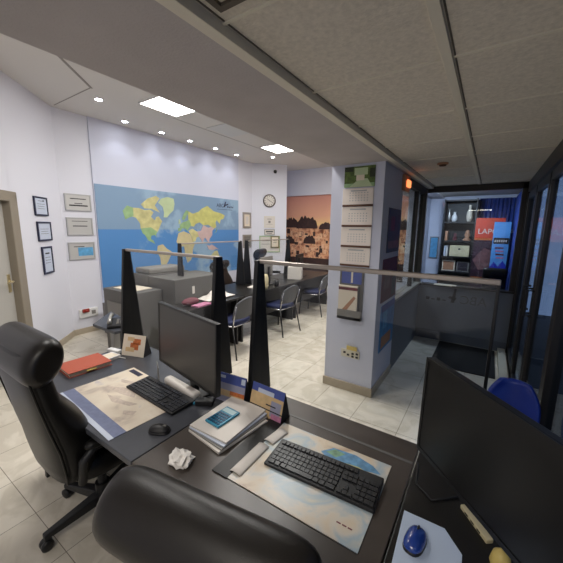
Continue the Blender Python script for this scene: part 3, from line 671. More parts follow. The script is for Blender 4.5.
part('banner_sheet', b, ['bblue', 'bindigo', 'ink', 'pink', 'redposter', 'paper'], t)
part('banner_base', MB().box(-0.12, -0.05, 0, 0.12, 0.06, 0.12), 'lightalu', t, bevel=0.008)
one('framed_notice', MB().box(-0.08, -0.012, -0.22, 0.08, 0, 0.22, 0).box(-0.065, -0.014, -0.2, 0.065, -0.01, 0.2, 1), ['copier2', 'skyblue'], 'tall blue picture on the pale rear wall left of the bookcase', 'picture', (-0.945, 7.048, 1.36))
one('paper_sheets', MB().box(-0.15, -0.06, 0, 0.1, 0.06, 0.006).box(-0.1, -0.05, 0.006, 0.15, 0.05, 0.012), 'cream', 'cream paper sheets lying on the back window ledge', 'paper', (-0.5, 5.335 - 0.08 + 0.01, 0.886), 0.0)

# ------------------------------------------------------------------ acrylic screens
def fin(par, x, ztop, w0=0.055, w1=0.20, axis='y', name='screen_post', h=0.8):
    m = MB()
    m.prism([(-w1 / 2, 0), (w1 / 2, 0), (w0 / 2, h), (-w0 / 2, h)], -0.014, 0.014, 'x')
    for i in range(len(m.v)): m.v[i] = (m.v[i][0] + x, m.v[i][1], m.v[i][2])
    return part(name, m, 'fin', par, bevel=0.004)
def screen(label, loc, rz, L, fins, thin_end=False):
    t = thing('desk_screen', label, 'screen', loc, rz, 'clear desk screens')
    for x in fins: fin(t, x, 0.8)
    part('clear_panel', MB().box(0.014, -0.003, 0.05, L - 0.006, 0.003, 0.785), 'acrylic', t)
    part('top_rail', MB().box(0.0, -0.014, 0.782, L, 0.014, 0.802), 'rail', t, bevel=0.004)
    if thin_end: part('end_post', MB().box(L - 0.012, -0.006, 0, L, 0.006, 0.79), 'blackmetal', t, bevel=0.002)
    return t
s1 = screen('clear screen between two black fins behind the left desk monitor', (-2.39, 1.37, 0.741), 0, 1.01, (0, 1.01))
s2 = screen('wide clear screen with mirrored lettering before the pillar', (-1.06, 1.37, 0.741), 0, 1.11, (0,), True)
me = text_mesh('ABC', 0.046); me.materials.append(mat('grey sticker ink', (66, 66, 68), 0.6))
o = bpy.data.objects.new('sticker_lettering', me); C.objects.link(o); o.parent = s2; o.location = (1.075, 0.004, 0.695); o.rotation_euler = (PI / 2, 0, PI)
e = MB()
e.prism([(0.955, 0.695), (0.965, 0.752), (0.972, 0.75), (0.968, 0.695)], 0.003, 0.0042, 'y'); e.prism([(0.945, 0.712), (0.97, 0.705), (0.975, 0.715), (0.95, 0.72)], 0.003, 0.0042, 'y')
for k in range(4): e.box(0.865 + 0.02 * k, 0.003, 0.697 + 0.002 * (k % 2), 0.878 + 0.02 * k, 0.0042, 0.703 + 0.006 * ((k + 1) % 2))
part('sticker_emblem', e, 'ink', s2)

# ------------------------------------------------------------------ desks
def desk(label, x0, x1, y0, y1, m, legs=True, strip=True):
    t = thing('office_desk', label, 'desk', ((x0 + x1) / 2, (y0 + y1) / 2, 0)); w = (x1 - x0) / 2; d = (y1 - y0) / 2
    part('desktop', MB().box(-w, -d, 0.71, w, d, 0.74), m, t, bevel=0.003)
    part('side_panel', MB().box(-w + 0.02, -d + 0.06, 0, -w + 0.05, d - 0.04, 0.71), 'deskleg', t)
    part('side_panel', MB().box(w - 0.05, -d + 0.06, 0, w - 0.02, d - 0.04, 0.71), 'deskleg', t)
    part('front_panel', MB().box(-w + 0.05, d - 0.07, 0.05, w - 0.05, d - 0.045, 0.71), 'deskleg', t)
    if strip: part('edge_strip', MB().box(-w + 0.005, d - 0.15, 0.739, w - 0.005, d - 0.135, 0.7415), m if isinstance(m, str) and m == 'deskc' else 'copier', t)
    return t
desk('blue grey office desk at left with red organiser and sepia blotter', -2.42, -1.163, 0.62, 1.43, 'deska', strip=False)
desk('dark brown office desk in the foreground with map blotter and black keyboard', -1.157, -0.17, 0.62, 1.43, 'deskb')
desk('black office desk at far right under the large monitor', -0.165, 0.345, 0.62, 1.43, 'deskc', strip=False)

# ------------------------------------------------------------------ office chairs
def superring(cx, cy, cz, rx, ry, tilt, n=28, p=3.2):
    out = []
    for k in range(n):
        a = 2 * PI * k / n; c, s_ = math.cos(a), math.sin(a)
        x = rx * math.copysign(abs(c) ** (2 / p), c); y = ry * math.copysign(abs(s_) ** (2 / p), s_)
        out.append((cx + x, cy + y * math.cos(tilt), cz + y * math.sin(tilt)))
    return out
def exec_chair(label, loc, rz, top=1.24, lean=0.16, width=0.27, group='leather office chairs', spin=0.35, low=0.8, hoff=0.05, hr=0.1, hz=0.085):
    t = thing('office_chair', label, 'chair', loc, rz, group)
    for k in range(5):
        a = 2 * PI * k / 5 + spin; m = MB(); m.T = Matrix.Rotation(a, 4, 'Z')
        m.loft([[(0.03, -0.03, 0.08), (0.03, 0.03, 0.08), (0.03, 0.03, 0.14), (0.03, -0.03, 0.14)], [(0.31, -0.018, 0.065), (0.31, 0.018, 0.065), (0.31, 0.018, 0.095), (0.31, -0.018, 0.095)]])
        lg = part('base_leg', m, 'black', t, bevel=0.006)
        m = MB(); m.T = Matrix.Rotation(a, 4, 'Z') @ Matrix.Translation((0.3, 0, 0.03)) @ Matrix.Rotation(PI / 2, 4, 'X')
        m.lathe([(0.02, -0.026), (0.03, -0.022), (0.03, -0.006), (0.012, -0.004), (0.012, 0.004), (0.03, 0.006), (0.03, 0.022), (0.02, 0.026)], 16)
        m.T = Matrix.Rotation(a, 4, 'Z'); m.tube([(0.3, 0, 0.03), (0.3, 0, 0.08)], 0.01)
        part('caster', m, 'black', lg, smooth=True)
    part('gas_lift', MB().lathe([(0.04, 0.07), (0.04, 0.2), (0.025, 0.2), (0.025, 0.4), (0.09, 0.4), (0.09, 0.43)], 18), 'blackmetal', t)
    s = MB(); rings = []
    for z, gx in ((0.42, 0.9), (0.44, 0.98), (0.48, 1.0), (0.53, 0.97), (0.55, 0.85)): rings.append(superring(0, 0.02, z, width * gx, 0.26 * gx, 0))
    s.loft(rings); part('seat', s, 'leather', t, smooth=True)
    s = MB(); rings = []; hgt = top - 0.47
    prof = [(0.0, low, 0.05, 0.02), (0.03, 0.5 * low + 0.5, 0.085, 0.03), (0.12, 0.98, 0.105, 0.045), (0.28, 1.0, 0.11, 0.05), (0.45, 1.0, 0.095, 0.03), (0.62, 0.98, 0.06, 0.0), (0.78, 0.97, 0.06, 0.0), (0.9, 0.95, 0.055, 0.01), (0.97, 0.9, 0.04, 0.01)]
    for u, wx, th, fw in prof:
        rings.append(superring(0, -0.215 - lean * u ** 1.2 + fw, 0.46 + hgt * u, width * wx, th, 0.2))
    s.loft(rings); bkr = part('backrest', s, ['leather'], t, smooth=True)
    # padded roll that wraps over the top of the backrest
    s = MB(); rings = []; n = 24
    zc = top - hz; yc = -0.215 - lean * 0.9
    for i in range(25):
        u = math.sin((-1 + i / 12) * PI / 2); k = max(0.0, 1 - abs(u) ** 9.0) ** 0.5
        k = 0.50 + 0.50 * k
        x = u * (width + 0.012); ring = []
        for q in range(n):
            a = 2 * PI * q / n
            ring.append((x, yc + hr * k * math.cos(a) + hoff, zc + (hz + 0.02) * k * math.sin(a) + (0.03 * math.cos(a))))
        rings.append(ring)
    s.loft(rings); part('headrest', s, 'leather2', bkr, smooth=True)
    for sx in (-1, 1):
        x = sx * (width + 0.03)
        a_ = part('armrest', MB().tube([(x * 0.9, -0.2, 0.47), (x, -0.2, 0.6), (x, -0.15, 0.645), (x, 0.1, 0.645), (x, 0.16, 0.6), (x * 0.9, 0.16, 0.46)], 0.02, 10), 'black', t, smooth=True)
        part('arm_pad', MB().loft([superring(x, -0.03, z, 0.035 * k, 0.16 * k, 0, 20) for z, k in ((0.65, 0.85), (0.66, 1), (0.675, 1), (0.685, 0.85))]), 'leather', a_, smooth=True)
    # stitched piping round the rear shell
    pts = []
    for u, wx, th, fw in prof[1:8]: pts.append((-width * wx * 0.97, -0.215 - lean * u ** 1.2 + fw - th * 0.75, 0.46 + hgt * u))
    part('piping', MB().tube(pts, 0.006, 8), 'leather', bkr, smooth=True); part('piping', MB().tube([(-p[0], p[1], p[2]) for p in pts], 0.006, 8), 'leather', bkr, smooth=True)
    return t
ch1 = exec_chair('high backed black leather office chair at the left edge, turned to the desk', (-1.80, 0.78, 0), R(0), 1.205, 0.12, 0.255, spin=R(-92), hoff=0.035, hr=0.086)
ch2 = exec_chair('black leather office chair in the front foreground, only its padded top showing', (-0.58, 0.735, 0), R(9), 1.006, 0.09, 0.30, low=0.97, hoff=-0.012, hr=0.088, hz=0.062)

# ------------------------------------------------------------------ monitors
def monitor(label, loc, rz, w, h, zb, tilt, scr, fx=0.0, bw=0.11, group='flat monitors', casing='black', d=0.028):
    t = thing('monitor', label, 'monitor', loc, rz, group)
    T = Matrix.Translation((0, 0, zb)) @ Matrix.Rotation(tilt, 4, 'X')
    m = MB(); m.T = T; b = 0.012
    m.box(-w / 2, 0, 0, w / 2, d, h); m.box(-w * 0.3, d, h * 0.2, w * 0.3, d + 0.025, h * 0.8)
    mc = part('monitor_casing', m, casing, t, bevel=0.004)
    m = MB(); m.T = T
    m.box(-w / 2, -0.004, 0, w / 2, 0, 0.016).box(-w / 2, -0.004, h - b, w / 2, 0, h).box(-w / 2, -0.004, 0.016, -w / 2 + b, 0, h - b).box(w / 2 - b, -0.004, 0.016, w / 2, 0, h - b)
    part('bezel', m, 'blackmetal', mc)
    m = MB(); m.T = T; m.box(-w / 2 + b, -0.0015, 0.016, w / 2 - b, 0, h - b); part('screen_panel', m, scr, mc)
    part('stand_neck', MB().box(fx - 0.03, d + 0.02, 0.012, fx + 0.03, d + 0.05, zb + h * 0.5), 'blackmetal', t, bevel=0.004)
    part('stand_base', MB().box(fx - bw, d + 0.0, 0, fx + bw, d + 0.12, 0.014), 'blackmetal', t, bevel=0.004)
    return t
monitor('switched off monitor on the left desk in front of the clear screen', (-1.40, 1.10, 0.741), math.atan2(-0.12, 0.64), 0.65, 0.39, 0.115, R(-2), 'screen2')
# the big monitor at right: left edge, direction of its width
ux, uy = 0.68, -0.733
W2 = 0.55; cx, cy = -0.15 + ux * W2 / 2, 1.19 + uy * W2 / 2
monitor('large switched off black monitor in the right foreground', (cx, cy, 0.741), math.atan2(uy, ux), W2, 0.37, 0.15, R(-1), 'screen', 0.16, 0.08)

# ------------------------------------------------------------------ keyboards and mice
def keyboard(label, loc, rz, L, Wd, km):
    t = thing('keyboard', label, 'keyboard', loc, rz, 'computer keyboards')
    m = MB(); m.prism([(-Wd / 2, 0), (Wd / 2, 0), (Wd / 2, 0.022), (-Wd / 2, 0.012)], -L / 2, L / 2, 'x')
    part('keyboard_body', m, 'black', t, bevel=0.004)
    px = L / 23.5; py = (Wd - 0.02) / 6.4
    def key(mm, c, r, wk=1.0):
        x0 = -L / 2 + px * 0.75 + c * px; y0 = -Wd / 2 + 0.01 + r * py + (0.3 * py if r == 5 else 0); z = 0.012 + (y0 + Wd / 2) / Wd * 0.01
        mm.box(x0 + 0.0014, y0 + 0.0014, z, x0 + px * wk - 0.0014, y0 + py - 0.0014, z + 0.006)
    a = MB()
    for r in range(1, 5):
        for c in range(15): key(a, c, r)
    for c, wk in ((0, 1.4), (1.5, 1.2), (2.9, 1.2), (4.2, 6), (10.3, 1.2), (11.6, 1.2), (12.9, 2)): key(a, c, 0, wk)
    part('letter_keys', a, km, t)
    a = MB()
    for c in range(18): key(a, c, 5, 0.92)
    part('function_keys', a, km, t)
    a = MB()
    for c in (15.3, 16.3, 17.3): key(a, c, 0)
    key(a, 16.3, 1); part('arrow_keys', a, km, t)
    a = MB()
    for c in (15.3, 16.3, 17.3): key(a, c, 3); key(a, c, 4)
    part('navigation_keys', a, km, t)
    a = MB()
    for c in (18.5, 19.5, 20.5, 21.4):
        for r in range(5): key(a, c, r)
    part('number_keys', a, km, t)
    return t
keyboard('grey black keyboard on the sepia blotter of the left desk', (-1.52, 1.01, 0.7435), R(-3), 0.47, 0.155, 'keysA')
keyboard('black keyboard lying on the pastel map blotter in the foreground', (-0.467, 1.015, 0.7445), R(4), 0.455, 0.16, 'keys')
def mouse(label, loc, rz, m1, m2):
    t = thing('computer_mouse', label, 'mouse', loc, rz)
    def body(z0, z1, k):
        rings = []
        for i in range(7):
            u = i / 6; s = math.cos(u * PI / 2 * 0.98) ** 0.55; rings.append(superring(0, -0.004 * u, z0 + (z1 - z0) * u, 0.031 * k * s, 0.053 * k * s, 0, 24, 2.6))
        return MB().loft(rings)
    part('mouse_base', body(0, 0.02, 1.0), 'black', t, smooth=True)
    part('mouse_shell', body(0.009, 0.036, 0.97), m1, t, smooth=True)
    part('scroll_wheel', MB().ell((0, 0.026, 0.031), 0.004, 0.01, 0.006), m2, t, smooth=True)
mouse('black mouse with grey top beside the left keyboard', (-1.235, 0.81, 0.741), R(-60), 'black', 'copier2')
mouse('glossy blue mouse on the pale mouse pad at right', (-0.098, 0.93, 0.7455), R(-8), 'mouse', 'black')
one('mouse_pad', MB().prism([(-0.152, 1.03), (-0.025, 1.035), (0.03, 0.97), (0.035, 0.76), (-0.14, 0.76)], 0.741, 0.745), 'pad', 'pale blue mouse pad with a cut corner on the black desk', 'mouse pad', bevel=0.001)

# ------------------------------------------------------------------ papers and things on the near desks
t = thing('desk_blotter', 'sepia map blotter with blue strip on the left desk', 'blotter', (-1.675, 0.895, 0.741), R(-4))
b = MB().box(-0.325, -0.155, 0, 0.325, 0.215, 0.002, 0).box(-0.325, -0.215, 0, 0.325, -0.155, 0.002, 1).box(-0.325, -0.238, 0, 0.325, -0.215, 0.002, 2).box(-0.30, 0.165, 0.0019, -0.17, 0.2, 0.0024, 3)
e = b
for k, pts in enumerate(([(-0.2, -0.02), (-0.1, 0.04), (0.02, 0.05), (0.06, 0.02), (-0.05, -0.01)], [(-0.1, -0.06), (0.05, -0.03), (0.14, 0.0), (0.12, -0.04), (0.0, -0.08)], [(-0.22, 0.08), (-0.1, 0.12), (-0.08, 0.1), (-0.18, 0.06)], [(0.14, -0.08), (0.2, -0.04), (0.22, -0.07), (0.17, -0.1)])):
    e.prism(pts, 0.0019, 0.0023 + 0.00005 * k, mi=4)
part('map_sheet', b, ['blotA', 'bstrip', 'certpaper', 'navy', mat('sepia land', (196, 180, 166), 0.6, var=0.15, vscale=60)], t)
t = thing('desk_blotter', 'pastel world map blotter with dark leather edge under the black keyboard', 'blotter', (-0.505, 1.0, 0.741), R(1.0))
e = MB().box(-0.265, -0.21, 0, 0.265, 0.212, 0.003, 4)
e.prism([(-0.02, 0.13), (0.02, 0.18), (0.12, 0.19), (0.2, 0.17), (0.24, 0.14), (0.12, 0.11), (0.03, 0.10)], 0.0029, 0.0033, mi=0)
e.prism([(0.0, 0.14), (0.03, 0.175), (0.08, 0.17), (0.05, 0.13)], 0.0029, 0.0034, mi=1); e.prism([(0.06, 0.115), (0.15, 0.13), (0.2, 0.12), (0.12, 0.095)], 0.0029, 0.0035, mi=2)
for k in range(3): e.box(0.17 + 0.02 * k, -0.15, 0.0029, 0.185 + 0.02 * k, -0.145, 0.0034, 3)
part('map_sheet', e, ['bland', 'land', 'cyel', 'redposter', 'blotB'], t)
part('leather_edge', MB().box(-0.345, -0.215, 0, -0.265, 0.235, 0.005), 'leather', t, bevel=0.001)
def strip(label, x, y, L, rz, w=0.055, up=0.007):
    def fn(u, v): return (-w / 2 + w * u, -L / 2 + L * v, 0.004 + up * math.sin(u * PI) ** 0.7 + 0.001)
    o = one('paper_strip', MB().grid(fn, 8, 6), 'paper', label, 'paper', (x, y, 0.743), rz, smooth=True)
    s = o.modifiers.new('Solidify', 'SOLIDIFY'); s.thickness = 0.0015
strip('long folded cream paper strip on the blotter nearest the front chair', -0.755, 0.915, 0.20, R(1))
strip('short cream paper strip on the blotter nearest the blue calendars', -0.745, 1.095, 0.11, R(-6))
# red organiser
t = thing('organiser_book', 'orange red organiser book lying at the left end of the desk', 'book', (-2.275, 0.945, 0.741), R(-4))
part('page_block', MB().box(-0.105, -0.125, 0.004, 0.108, 0.125, 0.026), 'cream', t)
part('cover', MB().box(-0.115, -0.135, 0, 0.115, 0.135, 0.004).box(-0.115, -0.135, 0.026, 0.112, 0.135, 0.031).box(-0.115, -0.135, 0, -0.108, 0.135, 0.03), 'red', t, bevel=0.002)
part('page_tab', MB().box(0.1, -0.03, 0.012, 0.122, 0.03, 0.017), 'yellow', t)
one('note_pad', MB().box(-0.055, -0.055, 0, 0.055, 0.055, 0.02, 0).box(-0.045, -0.045, 0.0198, 0.045, 0.045, 0.0205, 1), ['white', 'cream'], 'small white note pad behind the red organiser', 'note pad', (-2.28, 1.12, 0.741), R(5), bevel=0.003)
t = thing('phone_charger', 'white phone charger with cable beside the floral calendar', 'charger', (-2.36, 1.20, 0.741), R(10))
part('charger_body', MB().box(-0.06, -0.022, 0, 0.06, 0.022, 0.028), 'white', t, bevel=0.008, seg=3)
part('charger_cable', MB().tube([(0.06, 0, 0.01), (0.08, -0.03, 0.004), (0.13, -0.06, 0.004), (0.18, -0.05, 0.004)], 0.003, 8), 'white', t, smooth=True)
def tent(name, label, loc, rz, w, h, d, front, fmats, group=None):
    t = thing(name, label, 'calendar', loc, rz, group)
    a = math.atan2(d / 2, h)
    T = Matrix.Translation((0, -d / 2, 0)) @ Matrix.Rotation(-a, 4, 'X'); H_ = math.hypot(d / 2, h)
    m = MB(); m.T = T; m.box(-w / 2, -0.002, 0, w / 2, 0.0, H_, 0)
    for (x0, z0, x1, z1, mi) in front: m.box(x0 * w, -0.0026 - 0.0001 * mi, z0 * H_, x1 * w, -0.0015, z1 * H_, mi)
    part('front_sheet', m, fmats, t)
    m = MB(); m.T = Matrix.Translation((0, d / 2, 0)) @ Matrix.Rotation(a, 4, 'X'); m.box(-w / 2, 0, 0, w / 2, 0.002, H_); part('back_board', m, 'ink', t)
    part('base_board', MB().box(-w / 2, -d / 2, 0, w / 2, d / 2, 0.002), 'ink', t)
    c = MB().prism([(-d / 2 + 0.004, 0.003), (d / 2 - 0.004, 0.003), (0, h - 0.01)], w / 2 - 0.003, w / 2, 'x'); part('side_flap', c, 'ink', t)
    return t
tent('desk_calendar', 'cream tent calendar with orange flowers at the left desk end', (-2.19, 1.28, 0.741), R(18), 0.2, 0.155, 0.09,
     [(-0.15, 0.3, 0.22, 0.62, 1), (-0.05, 0.55, 0.3, 0.82, 1), (-0.35, 0.2, 0.05, 0.4, 2), (-0.3, 0.7, 0.0, 0.88, 2)], ['cream', 'orange', 'sand'])
tent('desk_calendar', 'blue and sand tent calendar standing left, nearer the monitor', (-1.15, 1.225, 0.741), R(6), 0.215, 0.15, 0.08,
     [(-0.5, 0.0, 0.5, 0.62, 1), (-0.5, 0.42, 0.5, 0.66, 4), (0.05, 0.28, 0.5, 0.52, 2), (-0.42, 0.82, -0.15, 0.92, 3), (-0.5, 0.0, 0.5, 0.2, 4), (0.36, 0.74, 0.48, 0.94, 3)], ['calblue', 'sand', 'orange', 'certpaper', 'calsky'])
tent('desk_calendar', 'blue and pink tent calendar standing right, in front of a black fin', (-0.89, 1.235, 0.741), R(-3), 0.215, 0.15, 0.08,
     [(-0.5, 0.0, 0.5, 0.72, 1), (-0.3, 0.72, 0.2, 0.86, 3), (0.15, 0.1, 0.45, 0.6, 2), (-0.5, 0.24, 0.5, 0.28, 5), (0.2, 0.0, 0.5, 0.2, 4), (0.0, 0.4, 0.3, 0.44, 5)], ['calblue', 'sand', 'calsky', 'certpaper', 'pink', 'ink'])
# stack of folders with calculator
labs = ['white paper folder at the bottom of the stack', 'slightly turned grey white folder, second from the bottom of the stack', 'lilac edged paper folder, second from the top of the stack', 'white paper folder on top of the stack beneath the calculator']
ms = ['paper', 'copier2', 'certpaper', 'paper']; zz = 0.741
for k, hh in enumerate((0.012, 0.006, 0.008, 0.01)):
    one('paper_folder', MB().box(-0.118, -0.155, 0, 0.118, 0.155, hh), ms[k], labs[k], 'folder', (-1.0 + 0.006 * (3 - k), 1.05 - 0.008 * (3 - k), zz), R(-3 - 3 * (1.5 - k)), 'paper folders in the stack', bevel=0.002)
    zz += hh + 0.0004
t = thing('calculator', 'turquoise pocket calculator lying on the folder stack', 'calculator', (-1.02, 1.022, zz), R(-3))
part('calculator_body', MB().box(-0.048, -0.075, 0, 0.048, 0.075, 0.012), 'calc', t, bevel=0.005, seg=3)
part('display', MB().box(-0.038, 0.03, 0.0115, 0.038, 0.062, 0.0135), 'lcd', t)
k_ = MB()
for r in range(5):
    for c in range(5): k_.box(-0.039 + c * 0.0162, -0.066 + r * 0.018, 0.0115, -0.039 + c * 0.0162 + 0.012, -0.066 + r * 0.018 + 0.012, 0.0148)
part('calculator_keys', k_, 'calckey', t)
# crumpled tissue
bm = bmesh.new(); bmesh.ops.create_icosphere(bm, subdivisions=3, radius=0.05)
random.seed(11); vs = []
for v in bm.verts:
    n = 1 + 0.35 * math.sin(v.co.x * 130 + v.co.y * 60) * math.cos(v.co.z * 110 - v.co.x * 70) + random.uniform(-0.12, 0.12)
    vs.append((v.co.x * n * 1.05, v.co.y * n * 0.85, max(-0.016, v.co.z * n * 0.5) + 0.016))
mb = MB(); mb.add(vs, [tuple(v.index for v in f.verts) for f in bm.faces]); bm.free()
one('crumpled_tissue', mb, 'tissue', 'crumpled white tissue on the desk behind the front chair', 'tissue', (-0.985, 0.74, 0.741))
# things in front of the left monitor
one('paper_roll', MB().box(-0.16, -0.028, 0, 0.16, 0.028, 0.045), 'paper', 'white folded paper bundle lying under the left monitor', 'paper', (-1.46, 1.122, 0.741), R(-6), bevel=0.018, seg=4)
one('paper_card', MB().box(-0.06, -0.002, 0, 0.06, 0.002, 0.1), 'copier2', 'grey card standing under the left corner of the monitor', 'card', (-1.70, 1.13, 0.741), R(-30))
t = thing('power_adapter', 'black power adapter with blue plug beside the folder stack', 'adapter', (-1.235, 1.10, 0.741), R(30))
part('adapter_body', MB().box(-0.05, -0.025, 0, 0.05, 0.025, 0.03), 'black', t, bevel=0.005)
part('blue_plug', MB().box(-0.09, -0.014, 0, -0.05, 0.014, 0.016), 'calc', t, bevel=0.003)
# right desk
t = thing('usb_hub', 'slim beige usb hub lying below the large monitor', 'hub', (0.06, 1.112, 0.741), R(-52))
part('hub_body', MB().box(-0.065, -0.012, 0, 0.065, 0.012, 0.016), 'beige', t, bevel=0.003)
part('hub_port', MB().box(-0.04, -0.0128, 0.005, -0.024, -0.0115, 0.011), 'ink', t); part('hub_port', MB().box(-0.01, -0.0128, 0.005, 0.006, -0.0115, 0.011), 'ink', t); part('hub_port', MB().box(0.02, -0.0128, 0.005, 0.036, -0.0115, 0.011), 'ink', t)
one('stapler_cap', MB().lathe([(0.025, 0), (0.028, 0.01), (0.022, 0.04), (0.008, 0.055), (0.0, 0.056)], 16), 'yellow', 'small yellow glue cap at the bottom edge below the monitor', 'cap', (0.125, 1.0, 0.741), smooth=True).name = 'glue_cap'
one('cable', MB().tube([(-0.155, 1.30, 0.745), (-0.14, 1.18, 0.745), (-0.08, 1.13, 0.745), (0.0, 1.2, 0.745), (0.05, 1.26, 0.745), (0.12, 1.3, 0.745)], 0.0035, 8), 'black', 'thin black cable curling on the black desk', 'cable', smooth=True)

# ------------------------------------------------------------------ second row of desks
DX0, DX1 = -3.62, -2.87
t = thing('phone_table', 'grey angular side table top carrying the telephone', 'table', (0, 0, 0))
part('tabletop', MB().prism([(-3.25, 1.46), (-2.84, 1.46), (-2.80, 1.66), (-3.0, 1.72), (-3.58, 1.82)], 0.712, 0.74), 'deska', t, bevel=0.003)
part('table_leg', MB().box(-3.12, 1.56, 0, -3.06, 1.62, 0.712), 'steel', t)
part('table_leg', MB().box(-2.92, 1.55, 0, -2.86, 1.62, 0.712), 'deskleg', t)
t = thing('telephone', 'dark desk telephone with pale handset on the side table', 'telephone', (-2.99, 1.58, 0.741), R(55))
part('phone_body', MB().prism([(-0.1, 0), (0.1, 0), (0.1, 0.06), (-0.1, 0.03)], -0.09, 0.09, 'x'), 'black', t, bevel=0.006)
part('handset', MB().tube([(-0.065, -0.1, 0.06), (-0.065, -0.06, 0.085), (-0.065, 0.06, 0.1), (-0.065, 0.1, 0.09)], [0.022, 0.016, 0.016, 0.022], 10), 'lightalu', t, smooth=True)
kp = MB()
for r in range(4):
    for c in range(3): kp.box(-0.01 + c * 0.03, -0.07 + r * 0.03, 0.036 + r * 0.0045, 0.01 + c * 0.03, -0.052 + r * 0.03, 0.044 + r * 0.0045)
part('phone_keys', kp, 'copier2', t)
# copier
t = thing('photocopier', 'large grey photocopier standing beside the far desk row before the map', 'photocopier', (-3.6, 2.8, 0))
o_ = Matrix.Translation((3.6, -2.8, 0))
def cp(*b_):
    m = MB(); m.T = o_; return m.box(*b_)
cb = part('copier_body', cp(-3.85, 2.5, 0.02, -3.3, 3.32, 1.04), 'copier', t, bevel=0.008)
part('side_panel', cp(-3.3, 2.56, 0.1, -3.292, 3.26, 0.66), 'copier2', cb, bevel=0.003)
part('white_label', cp(-3.3, 2.78, 0.82, -3.294, 2.82, 0.92), 'paper', cb)
part('paper_deck', cp(-4.25, 2.08, 0.02, -3.55, 2.49, 0.9), 'copier', t, bevel=0.008)
part('paper_tray', cp(-4.15, 2.066, 0.1, -3.65, 2.081, 0.4), 'copier2', t, bevel=0.004); part('paper_tray', cp(-4.15, 2.066, 0.44, -3.65, 2.081, 0.74), 'copier2', t, bevel=0.004)
part('scanner_unit', cp(-4.25, 2.5, 0.02, -3.86, 3.2, 1.05), 'copier', t, bevel=0.008)
part('scanner_lid', cp(-4.25, 2.55, 1.05, -3.9, 3.16, 1.13), 'copier2', t, bevel=0.02)
one('paper_sheets', MB().box(-0.22, -0.13, 0, 0.22, 0.13, 0.008), 'cream', 'cream sheets lying on the lower deck of the photocopier', 'paper', (-3.9, 2.29, 0.901), R(3))
# small cabinet with red things by the map wall
t = thing('low_cabinet', 'low grey cabinet against the wall under the left end of map', 'cabinet', (-4.85, 2.72, 0))
part('cabinet_body', MB().box(-0.22, -0.27, 0, 0.4, 0.27, 0.5), 'cabinet', t, bevel=0.004); part('cabinet_door', MB().box(0.4, -0.25, 0.04, 0.415, 0.25, 0.46), 'copier', t, bevel=0.003)
part('door_handle', MB().box(0.415, 0.15, 0.28, 0.43, 0.17, 0.38), 'steel', t)
random.seed(5)
rl = ['red gift box at the front of the low cabinet top', 'dark red cloth bundle behind the red gift box', 'pink paper packet on the low cabinet top', 'black bottle standing among the red items']
one('gift_box', MB().box(-0.07, -0.07, 0, 0.07, 0.07, 0.09), mat('red box', (170, 60, 60), 0.5), rl[0], 'box', (-4.6, 2.6, 0.501), 0.3, bevel=0.005)
one('cloth_bundle', MB().ell((0, 0, 0.06), 0.12, 0.1, 0.06), 'skin', rl[1], 'cloth', (-4.80, 2.78, 0.501), smooth=True)
one('paper_packet', MB().box(-0.1, -0.05, 0, 0.1, 0.05, 0.05), 'pink', rl[2], 'packet', (-4.55, 2.8, 0.501), 0.5, bevel=0.006)
one('bottle', MB().lathe([(0.035, 0), (0.04, 0.01), (0.04, 0.15), (0.015, 0.2), (0.015, 0.26)], 16), 'black', rl[3], 'bottle', (-4.68, 2.9, 0.501), smooth=True)

def row_desk(label, y0, y1, DX0=-3.72):
    t = thing('office_desk', label, 'desk', (0, 0, 0))
    part('desktop', MB().box(DX0, y0, 0.71, DX1, y1, 0.74), 'deskc', t, bevel=0.003)
    part('side_panel', MB().box(DX0 + 0.05, y0 + 0.03, 0, DX1 - 0.1, y0 + 0.06, 0.71), 'deskleg', t)
    part('side_panel', MB().box(DX0 + 0.05, y1 - 0.06, 0, DX1 - 0.1, y1 - 0.03, 0.71), 'deskleg', t)
    part('front_panel', MB().box(DX1 - 0.22, y0 + 0.06, 0.25, DX1 - 0.2, y1 - 0.06, 0.71), 'deskleg', t)
row_desk('dark narrow desk of the far row, alongside the photocopier', 2.3, 3.36, -3.27)
row_desk('dark desk of the far row, behind the mesh chair with the blue seat', 3.38, 4.92)
row_desk('dark desk of the far row nearest the harbour mural', 4.94, 6.4)
def far_screen(label, y, L, short):
    t = thing('desk_screen', label, 'screen', (-3.5, y, 0.741), R(90), 'clear desk screens')
    if short: f_ = fin(t, 0, 0.8, 0.05, 0.11, h=0.448)
    else: f_ = fin(t, 0, 0.8, h=0.755)
    if short:
        for v in f_.data.vertices: v.co.z += 0.307
    fin(t, L, 0.8, h=0.755)
    part('clear_panel', MB().box(0.014, -0.003, 0.32 if short else 0.05, L - 0.014, 0.003, 0.74), 'acrylic', t)
    part('top_rail', MB().box(0, -0.012, 0.738, L, 0.012, 0.756), 'rail', t, bevel=0.003)
far_screen('clear screen rising from the photocopier top along the far desks', 2.76, 1.24, True)
far_screen('clear screen on the far desk row in front of the clock wall', 4.17, 1.34, False)
